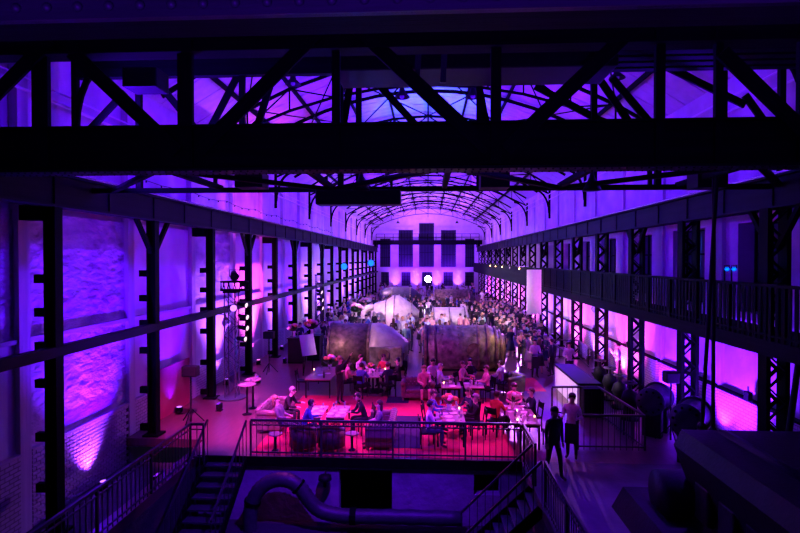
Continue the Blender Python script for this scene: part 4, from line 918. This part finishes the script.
lf = MB().add([(0, 0, 0), (.3, .02, .5), (0, .1, 1), (-.3, .02, .5), (0, -.08, .5)], [(0, 1, 4), (1, 2, 4), (2, 3, 4), (3, 0, 4)]).mesh('leaf', 'leaf')
def bouquet(x, y, z, r, label, nb=14, nl=14, h=.22, pots=True, cols=('bloom_orange', 'bloom_orange', 'bloom_pink', 'bloom_white')):
    t = thing('bouquet', label, 'flowers', (x, y, z)); MB().lathe([(.06, 0), (.08, .03), (.06, h * .6), (.09, h), (.08, h), (.05, h * .6)], 12).build('vase', 'white', t, True)
    for i in range(nl):
        a_ = random.uniform(0, 6.28); e = random.uniform(.1, 1.3); o = link('leaf', lf, t, (0, 0, h)); L_ = r * random.uniform(.9, 1.4); o.scale = (L_ * .45, L_ * .4, L_); o.rotation_euler = (e * math.cos(a_), e * math.sin(a_), a_)
    for i in range(nb):
        a_ = random.uniform(0, 6.28); e = random.uniform(0, 1.25); s = r * random.uniform(.2, .34)
        o = link('bloom', bl[random.choice(cols)], t, (r * math.sin(e) * math.cos(a_) * .9, r * math.sin(e) * math.sin(a_) * .9, h + r * (.35 + .75 * math.cos(e)))); o.scale = (s, s, s * .8)
    for i in range(3): bar('stem', (0, 0, .03), (r * .3 * math.cos(i * 2.1), r * .3 * math.sin(i * 2.1), h + r * .5), .012, .012, 'leaf', t)
    return t
def high_table(x, y, label, group='standing tables'): return round_table(x, y, .3, 1.08, label, 'table', 'pale_top', group)

# ------------------------------------------------------------------ lounge left
sl = at_z(272, 416, .42); chesterfield(-5.0, 17.35, 90, 'tufted leather sofa at the left end of the lounge with two people', 1.9, 'leather_pale')
sr = at_z(382, 414, .42); wq = at_z(379, 404, 1.18); chesterfield(wq.x + .05, wq.y + .2, -90, 'tufted leather sofa with a seated woman, facing the coffee tables', 1.7, 'leather_pale')
for k, px in enumerate((299, 328.5)):
    q = at_z(px, 428, .78); tub_chair(q.x, 15.15, 180, ['left', 'right'][k] + ' rounded armchair seen from behind at the front railing')
for k, px in enumerate((315, 338)):
    q = at_z(px, 412, .45); table(q.x, q.y + .1, 0, .62, 1.35, .45, ['left', 'right'][k] + ' low coffee table with plates and glasses in the lounge', 'pale_top')
    lay(q.x, q.y + .1, .45, .22, .55, 0, ['plate', 'plate', 'plate', 'napkin', 'napkin', 'wine_glass', 'wine_glass', 'wine_glass', 'wine_glass', 'candle', 'candle', 'bottle'], ['left', 'right'][k] + ' coffee table')
for k, (px, py) in enumerate(((275, 434), (352, 433))):
    q = at_z(px, py, .5); t = round_table(q.x, max(q.y, 15.0), .2, .5, ['round side table left of the armchairs', 'round side table right of the armchairs'][k], 'side table', 'pale_top', None, 16)
hp(293, 390, 'sitlean', 80, 'top_black', 'legs_black', 'short', 'hair_grey', 'skin_c', 'grey haired man in dark suit leaning forward on the left sofa')
hp(276, 399, 'recline', 85, 'top_grey', 'legs_grey', 'long', 'hair_blond', 'skin_c', 'blond person in grey jacket leaning back on the left sofa')
q = hp(312, 403, 'sitlean', 110, 'top_blue', 'legs_navy', 'short', 'hair_dark', 'skin_b', 'man in blue shirt bending towards the coffee tables behind the armchairs')
t = thing('pouf', 'round leather pouf under the man in blue shirt', 'pouf', q.location); MB().lathe([(.2, 0), (.22, .05), (.22, .38), (.19, .44), (.05, .45)], 18).build('cushion', 'leather', t, True); MB().lathe([(.21, .0), (.225, .01), (.225, .04), (.21, .05)], 18).build('base_ring', 'wood', t)
q = hp(357, 396, 'sitlean', -70, 'top_black', 'legs_black', 'short', 'hair_dark', 'skin_b', 'man in black leaning towards the coffee tables beside the right sofa'); chair(q.location.x, q.location.y, -70, 'dark chair under the man in black by the right sofa')
hp(379, 404, 'fsit', -80, 'top_grey', 'legs_black', 'long', 'hair_brown', 'skin_c', 'woman seated on the tufted sofa right of the coffee tables')
# high tables at the left aisle
for k, (px, py) in enumerate(((247, 384), (253, 379))):
    q = at_z(px, py, 1.08); high_table(q.x, q.y, ['nearer', 'farther'][k] + ' of two slim standing tables on the left aisle')
    lay(q.x, q.y, 1.08, .15, .15, 0, ['wine_glass', 'napkin'], ['nearer', 'farther'][k] + ' left standing table')
# console table with bouquet
qa = at_z(312, 380, .75); qb = at_z(333, 366, .75)
table(qa.x + .2, 22.0, 0, 1.05, 2.5, .75, 'long dark wooden table with flowers left of the waiter')
bouquet(qa.x + .35, 22.6, .75, .34, 'orange bouquet on the long table left of the waiter'); lay(qa.x + .1, 21.8, .75, .35, .8, 0, ['plate', 'plate', 'wine_glass', 'wine_glass', 'candle', 'bottle'], 'the long table left of the waiter')
chair(qa.x - .65, 21.8, 90, 'dark chair at the left of the long flower table')
hp(340, 359, 'raise_', 60, 'top_black', 'legs_black', 'short', 'hair_blond', 'skin_c', 'waiter in black standing with one raised hand by the long table')
# round table group
q = at_z(373, 373, .75); cx, cy = q.x, q.y
round_table(cx, cy, .82, .75, 'round dining table with flowers and candles in front of the left casing', 'table', 'pale_top')
lay(cx, cy, .75, .5, .5, 0, ['plate'] * 4 + ['wine_glass'] * 9 + ['candle'] * 4 + ['bottle', 'napkin', 'napkin'], 'the round dining table'); bouquet(cx - .1, cy + .15, .75, .2, 'small orange bouquet on the round dining table', 9, 8, .16)
for a_, pose, tp, hr, hm, lab in ((200, 'sit', 'top_pink', 'short', 'hair_brown', 'person in pink shirt at the left of the round table'), (250, 'sit', 'top_blue', 'short', 'hair_dark', 'person in blue jacket with back to the camera at the round table'),
                          (310, 'sittalk', 'top_navy', 'short', 'hair_brown', 'man in navy suit at the front right of the round table'), (10, 'sit', 'top_black', 'short', 'hair_dark', 'man in black at the right of the round table'),
                          (70, 'sit', 'top_red', 'short', 'hair_brown', 'person in red top at the rear of the round table'), (125, 'sittalk', 'top_white', 'short', 'hair_brown', 'person in white shirt at the rear left of the round table')):
    x, y = cx + 1.12 * math.cos(R(a_)), cy + 1.12 * math.sin(R(a_)); f = a_ - 90
    person(x, y, 0, f, pose, tp, 'legs_black', hr, hm, random.choice(('skin_a', 'skin_b', 'skin_c')), lab); chair(x, y, f, 'dark chair under the ' + lab.split(' at ')[0].split(' with ')[0] + ' at the round table')

# ------------------------------------------------------------------ lounge right, rear set
q = at_z(423, 368, 1.22); chesterfield(q.x - .2, q.y + .05, 0, 'tufted sofa with a woman at the rear tables', 1.3, 'leather_pale')
hp(424, 368, 'fsit', 10, 'top_pink', 'legs_black', 'bun', 'hair_blond', 'skin_c', 'woman in pink on the rear tufted sofa')
q = hp(433, 361, 'sit', 10, 'top_white', 'legs_black', 'short', 'hair_dark', 'skin_b', 'man in pale checked shirt facing the camera behind the rear sofa'); chair(q.location.x, q.location.y, 10, 'chair under the man in pale checked shirt')
q = hp(441, 366, 'sit', 100, 'top_lightblue', 'legs_navy', 'short', 'hair_grey', 'skin_c', 'man in light blue shirt left of the rear table'); chair(q.location.x, q.location.y, 100, 'chair under the man in light blue shirt')
for k, px in enumerate((451, 474)):
    q = at_z(px, 386, .62); table(q.x, q.y + .2, 0, .75, .9, .62, ['left', 'right'][k] + ' small rear table with glasses before the large casing', 'pale_top'); w_ = ['left', 'right'][k] + ' small rear table'
    lay(q.x, q.y + .2, .62, .28, .34, 0, ['plate', 'plate', 'wine_glass', 'wine_glass', 'wine_glass', 'candle', 'bottle'], w_); bouquet(q.x, q.y + .45, .62, .14, 'tiny bouquet on the ' + w_, 7, 6, .12)
q = hp(463, 364, 'fsit', 60, 'top_pink', 'legs_black', 'long', 'hair_brown', 'skin_c', 'woman in pink between the two rear tables'); chair(q.location.x, q.location.y, 60, 'chair under the woman in pink between the rear tables')
q = hp(470, 361, 'sittalk', 0, 'top_black', 'legs_black', 'short', 'hair_dark', 'skin_b', 'man in black behind the right rear table'); chair(q.location.x, q.location.y, 0, 'chair under the man in black behind the right rear table')
q = hp(486, 368, 'fsit', -80, 'top_pink', 'legs_black', 'short', 'hair_brown', 'skin_c', 'person in pink with bare legs right of the rear tables'); chair(q.location.x, q.location.y, -70, 'chair under the bare legged person')
q = hp(500, 363, 'sitlap', -120, 'top_white', 'legs_navy', 'short', 'hair_brown', 'skin_c', 'man in bright white shirt turned away at the rear tables'); chair(q.location.x, q.location.y, -120, 'chair under the man in bright white shirt')
q = at_z(511, 382, .45); chesterfield(q.x, q.y, -60, 'dark armchair at the right end of the rear tables', .85)
# ------------------------------------------------------------------ lounge right, front dining set
q = at_z(450, 409, .75); tx, ty = q.x, q.y
tx -= .03; ty -= .5
table(tx, ty, 0, .85, 1.7, .75, 'dining table crowded with candles and glasses behind the front railing', 'pale_top')
lay(tx, ty, .75, .33, .75, 0, ['plate'] * 6 + ['wine_glass'] * 13 + ['candle'] * 7 + ['bottle'] * 4 + ['napkin'] * 4, 'the crowded dining table'); bouquet(tx, ty + .3, .75, .26, 'orange bouquet on the crowded dining table', 12, 10, .2)
for px, py, pose, f, tp, lg, hr, hm, sk, lab in ((431, 404, 'sit', 95, 'top_white', 'legs_navy', 'short', 'hair_dark', 'skin_a', 'dark haired person in white blouse left of the dining table'), (433.5, 393, 'sit', 80, 'top_blue', 'legs_black', 'short', 'hair_brown', 'skin_b', 'person in blue at the rear left of the dining table'),
                           (468, 391, 'sit', -60, 'top_navy', 'legs_black', 'short', 'hair_brown', 'skin_b', 'person in navy at the rear right of the dining table'), (475, 397, 'sittalk', -85, 'top_black', 'legs_black', 'short', 'hair_grey', 'skin_c', 'bald looking man in dark suit right of the dining table'),
                           (497, 394, 'sit', 140, 'top_red', 'legs_black', 'short', 'hair_dark', 'skin_b', 'person in red lit jacket between the two front tables'), (531, 391, 'sittalk', -80, 'top_navy', 'legs_black', 'short', 'hair_brown', 'skin_c', 'man in navy suit right of the long front table'),  # red light on the jacket is put into its top colour
                           (514, 386, 'sit', -10, 'top_pink', 'legs_black', 'short', 'hair_brown', 'skin_a', 'person behind the bouquet of the long front table')):
    o = hp(px, py, pose, f, tp, lg, hr, hm, sk, lab); chair(o.location.x, o.location.y, f, 'chair under the ' + ' '.join(lab.split()[:9]))
qa = at_z(513, 424, .75); qb = at_z(545, 424, .75); qc = at_z(516, 405, .75); qb = at_z(541, 424, .75)
table((qa.x + qb.x) / 2, (qa.y + qc.y) / 2, 0, qb.x - qa.x, qc.y - qa.y, .75, 'long bright table with orange bouquet at the right front corner', 'pale_top')
bx, by = (qa.x + qb.x) / 2, (qa.y + qc.y) / 2
lay(bx, by - .2, .75, .3, .8, 0, ['plate'] * 4 + ['wine_glass'] * 7 + ['candle'] * 4 + ['napkin'] * 3, 'the long bright table'); bouquet(bx - .15, by + .6, .75, .26, 'orange bouquet on the long bright front table', 12, 10, .2)
chair(qb.x + .35, qa.y + .3, -90, 'empty chair right of the long bright front table')
# standing staff near
hp(572, 397, 'tray', -25, 'top_white', 'legs_black', 'short', 'hair_dark', 'skin_a', 'waitress in white shirt with dark apron beside the stair railing', extra='apron')
hp(555, 411, 'walk', 20, 'top_black', 'legs_black', 'short', 'hair_dark', 'skin_b', 'dark dressed person walking at the right front corner')
o = hp(535, 341, 'tray', 0, 'top_white', 'legs_black', 'short', 'hair_dark', 'skin_a', 'waiter in white shirt and dark vest on the right aisle', extra='apron')
t = tag(MB().rbox((o.location.x, o.location.y - .42, 1.12), (.44, .3, .03), .01).build('serving_tray', 'black'), 'dark tray held by the waiter on the right aisle', 'tray')
hp(524, 326, 'stand', 30, 'top_navy', 'legs_navy', 'short', 'hair_grey', 'skin_c', 'grey haired man in navy suit behind the aisle waiter'); hp(531.5, 327, 'hold', -30, 'top_black', 'legs_black', 'short', 'hair_brown', 'skin_c', 'man in black suit talking behind the aisle waiter')
hp(569, 344, 'tray', 0, 'top_white', 'legs_black', 'short', 'hair_brown', 'skin_a', 'person in white shirt working behind the white counter'); hp(618, 345, 'talk', -90, 'top_lightblue', 'legs_black', 'short', 'hair_dark', 'skin_b', 'person in light blue shirt standing under the gallery')
hp(472, 308, 'stand', 20, 'top_black', 'legs_black', 'short', 'hair_grey', 'skin_c', 'man in black suit left of the woman in teal'); hp(476.5, 309, 'hold', -20, 'top_black', 'legs_black', 'short', 'hair_brown', 'skin_c', 'second man in black suit close to the woman in teal')
hp(482, 314, 'fhold', 180, 'top_teal', 'legs_black', 'long', 'hair_blond', 'skin_c', 'blond woman in teal dress seen from behind', extra='skirt')

# ------------------------------------------------------------------ crowd
blocked = [(-5.4, .2, 25.2, 29.0), (-.9, 4.6, 25.2, 28.9), (-5.2, .2, 41.2, 44.8), (-.2, 3.4, 38.0, 41.0), (-6, .3, 58, 62), (-.1, 5, 58, 62), (-7.6, -5.0, 26.5, 30.5), (5.3, 9.2, 14, 24.5), (6.3, 9, 24, 31)]
taken = [(o.location.x, o.location.y) for o in COL.objects if o.parent is None and o.name.startswith(('person', 'stage', 'truss_t', 'pipe_e', 'lamp_st'))]
for a_ in ((356, 311, 38), (365, 304, 46)): w_ = at_y(*a_); blocked.append((w_.x - .45, w_.x + .45, w_.y - .45, w_.y + .45))
blocked.append((p2.x - .6, p2.x + .6, p2.y - .6, p2.y + .6))
def free(x, y, d=.64):
    return not any(a - .25 < x < b + .25 and c - .25 < y < e + .25 for a, b, c, e in blocked) and all((x - a) ** 2 + (y - b) ** 2 > d * d for a, b in taken)
zones = [((4.3, 6.7, 24.5, 36.5), 40, 'on the near right aisle'), ((4.0, 7.2, 36.5, 52), 46, 'on the farther right aisle'), ((-4.8, 4.0, 29.5, 37.5), 46, 'between the machines'),
         ((-7.8, -5.0, 31, 46), 34, 'along the left aisle'), ((-4.5, 4, 45.5, 57), 46, 'in the middle of the hall'), ((-7.6, 7, 63, 84), 50, 'at the far end of the hall'), ((-7.8, -5.2, 46, 60), 20, 'on the far left aisle')]
tops = ['top_black'] * 5 + ['top_navy'] * 3 + ['top_blue', 'top_white', 'top_white', 'top_white', 'top_lightblue', 'top_pink', 'top_pink', 'top_grey', 'top_teal', 'top_black', 'top_navy', 'top_black']
colw = dict(top_black='black', top_navy='navy', top_blue='blue', top_white='white', top_lightblue='light blue', top_pink='pink', top_grey='grey', top_teal='teal', top_red='red', top_brown='brown')
for (x0, x1, y0, y1), n, where in zones:
    got = 0
    for _ in range(n * 12):
        if got >= n: break
        x, y = random.uniform(x0, x1), random.uniform(y0, y1)
        if not free(x, y): continue
        taken.append((x, y)); got += 1; tp = random.choice(tops); fem = random.random() < .35
        if 'right aisle' in where and random.random() < .6: tp = random.choice(['top_black', 'top_navy'])
        if where.startswith('between') and random.random() < .5: tp = random.choice(['top_white', 'top_pink', 'top_lightblue'])
        ps = 'fhold' if fem else random.choice(('stand', 'hold', 'talk', 'talk')); hm = random.choice(('hair_dark', 'hair_brown', 'hair_brown', 'hair_blond', 'hair_grey'))
        hw = dict(hair_dark='black-haired', hair_brown='brown-haired', hair_blond='blond', hair_grey='grey-haired')[hm]; pw = dict(stand='arms down', hold='one arm bent', talk='gesturing', fhold='arm bent')[ps]
        person(x, y, 0, random.uniform(0, 360), ps, tp, random.choice(('legs_black', 'legs_navy', 'legs_grey')), random.choice(('long', 'bun')) if fem else 'short',
               hm, random.choice(('skin_a', 'skin_b', 'skin_c')), '%s guest in %s %s %s, %s' % (hw, colw[tp], 'dress' if fem else 'top', where, pw), 'guests ' + where, random.uniform(.94, 1.04), 'skirt' if fem else None)
# standing tables in the crowd
for k, (x, y) in enumerate(((5.6, 27.6), (5.0, 31.0), (6.2, 33.5), (-6.6, 33.0), (-6.2, 37.5), (.8, 33.2), (-2.0, 32.6), (5.2, 40.2), (6.1, 45.0))):
    if all((x - a) ** 2 + (y - b) ** 2 > .2 for a, b in taken): high_table(x, y, 'standing table with glasses among the crowd', 'standing tables in the crowd'); lay(x, y, 1.08, .16, .16, 0, ['wine_glass', 'wine_glass', 'napkin'], 'a standing table in the crowd')

# ------------------------------------------------------------------ left: flower counters, boards, speakers, wall lamps
for k, (px, w_, lab) in enumerate(((295, .8, 'dark tall flower counter near the left wall'), (313, .7, 'second dark tall counter right of the flower counter'))):
    q = at_z(px, 364 - 3 * k, 0); t = thing('buffet_counter', lab, 'counter', (q.x, q.y + .5, 0)); MB().rbox((0, 0, .66), (w_, .9, 1.3), .02).build('body', 'machine_dark', t); MB().rbox((0, 0, 1.33), (w_ + .08, .98, .05), .01).build('countertop', 'black', t)
    bar('kick_plate', (-w_ / 2 + .02, -.46, .06), (w_ / 2 - .02, -.46, .06), .02, .1, 'steel', t)
    bouquet(q.x - .15, q.y + .45, 1.355, .32 if k == 0 else .42, ['red and orange flowers on the left tall counter', 'large leafy bouquet on the right tall counter'][k], 16, 26, .3, cols=('bloom_orange', 'bloom_pink', 'bloom_pink'))
for k, (px, py, Y) in enumerate(((356, 311, 38), (365, 304, 46))):
    q = at_y(px, py, Y); t = round_table(q.x, q.y, .35, max(.6, q.z - .4), 'slim pedestal carrying a big bouquet, %s' % ['left of the pale dome', 'behind the pale dome'][k], 'pedestal', 'black')
    bouquet(q.x, q.y, max(.6, q.z - .4), .5, 'big mixed bouquet on a pedestal, %s' % ['left of the pale dome', 'behind the pale dome'][k], 16, 44, .3, cols=('bloom_pink', 'bloom_white', 'bloom_white'))
for k, (px, py) in enumerate(((308, 345), (336, 330))):
    q = at_z(px, py + 30, 0); z = at_y(px, py, q.y).z
    t = thing('menu_board', ['white slanted board at the flower counters', 'white slanted board left of the large casing'][k], 'board', (q.x, q.y, 0), R(40))
    o = MB().rbox((0, 0, 0), (.75, .04, 1.0), .01).build('panel', 'white', t, False, (0, 0, max(1.0, z))); o.rotation_euler = (R(-20), 0, 0)
    bar('stand_leg', (-.25, 0, 0), (-.25, 0, max(1, z)), .04, .04, 'black', t); bar('stand_leg', (.25, 0, 0), (.25, 0, max(1, z)), .04, .04, 'black', t); bar('stand_leg', (0, .45, 0), (0, .06, max(1, z)), .04, .04, 'black', t)
def speaker(px, py, x, y, label, pole=True, w_=.5):
    z = at_y(px, py, y).z; t = thing('speaker', label, 'loudspeaker', (x, y, 0))
    MB().rbox((0, 0, z), (w_, .34, .34), .03).build('cabinet', 'black', t); MB().rbox((0, -.17, z), (w_ - .06, .02, .28), .008).build('grille', 'machine_dark', t)
    if pole:
        MB().tube([(0, 0, .05), (0, 0, z - .15)], .03, 8).build('pole', 'black', t)
        for i in range(3): a_ = R(120 * i + 30); bar('tripod_leg', (0, 0, .5), (.42 * math.cos(a_), .42 * math.sin(a_), .02), .03, .03, 'black', t)
    return t
q = at_z(191, 423, 0); speaker(191, 371, q.x, q.y, 'black speaker on a tall pole at the left wall')
q = at_x(671, 377, 7.3); speaker(671, 377, 7.3, q.y, 'black speaker on a stand behind the blue lit pumps', True, .4)
q = at_y(269, 335, 25.2); t = speaker(269, 335, q.x, 25.2, 'black speaker on a pole in front of the pink lit wall bay')
def globe_lamp(px, py, X, label):
    q = at_x(px, py, X); s = 1 if X > 0 else -1; t = thing('wall_lamp', label, 'lamp', q); wx = (XR - X if X > 0 else XL - X)
    MB().ball((0, 0, 0), .19, 14, 8).build('globe', 'glassware', t, True); MB().lathe([(.1, .14), (.12, .2), (.03, .26)], 12).build('cap', 'black', t)
    MB().tube([(0, 0, .24), (0, 0, .34), (wx * .4, 0, .38), (wx * .98, 0, .38)], .02, 6).build('arm', 'black', t)
globe_lamp(226, 323, -8.8, 'glass globe wall lamp left of the lighting tower'); globe_lamp(683, 335, 8.75, 'glass globe wall lamp under the gallery, nearer one'); globe_lamp(595, 309, 8.75, 'glass globe wall lamp under the gallery, farther one')
for k, (px, py) in enumerate(((748, 400), (594, 327), (628, 342))):
    q = at_x(px, py, 8.95); t = thing('junction_box', ['nearest', 'farthest', 'middle'][k] + ' of the dark boxes on the right wall ledge', 'box', (8.95, q.y, 1.535)); MB().rbox((0, 0, .13), (.14, .22, .26), .02).build('body', 'black', t); MB().tube([(0, 0, .26), (0, 0, .4)], .02, 6).build('conduit', 'black', t)
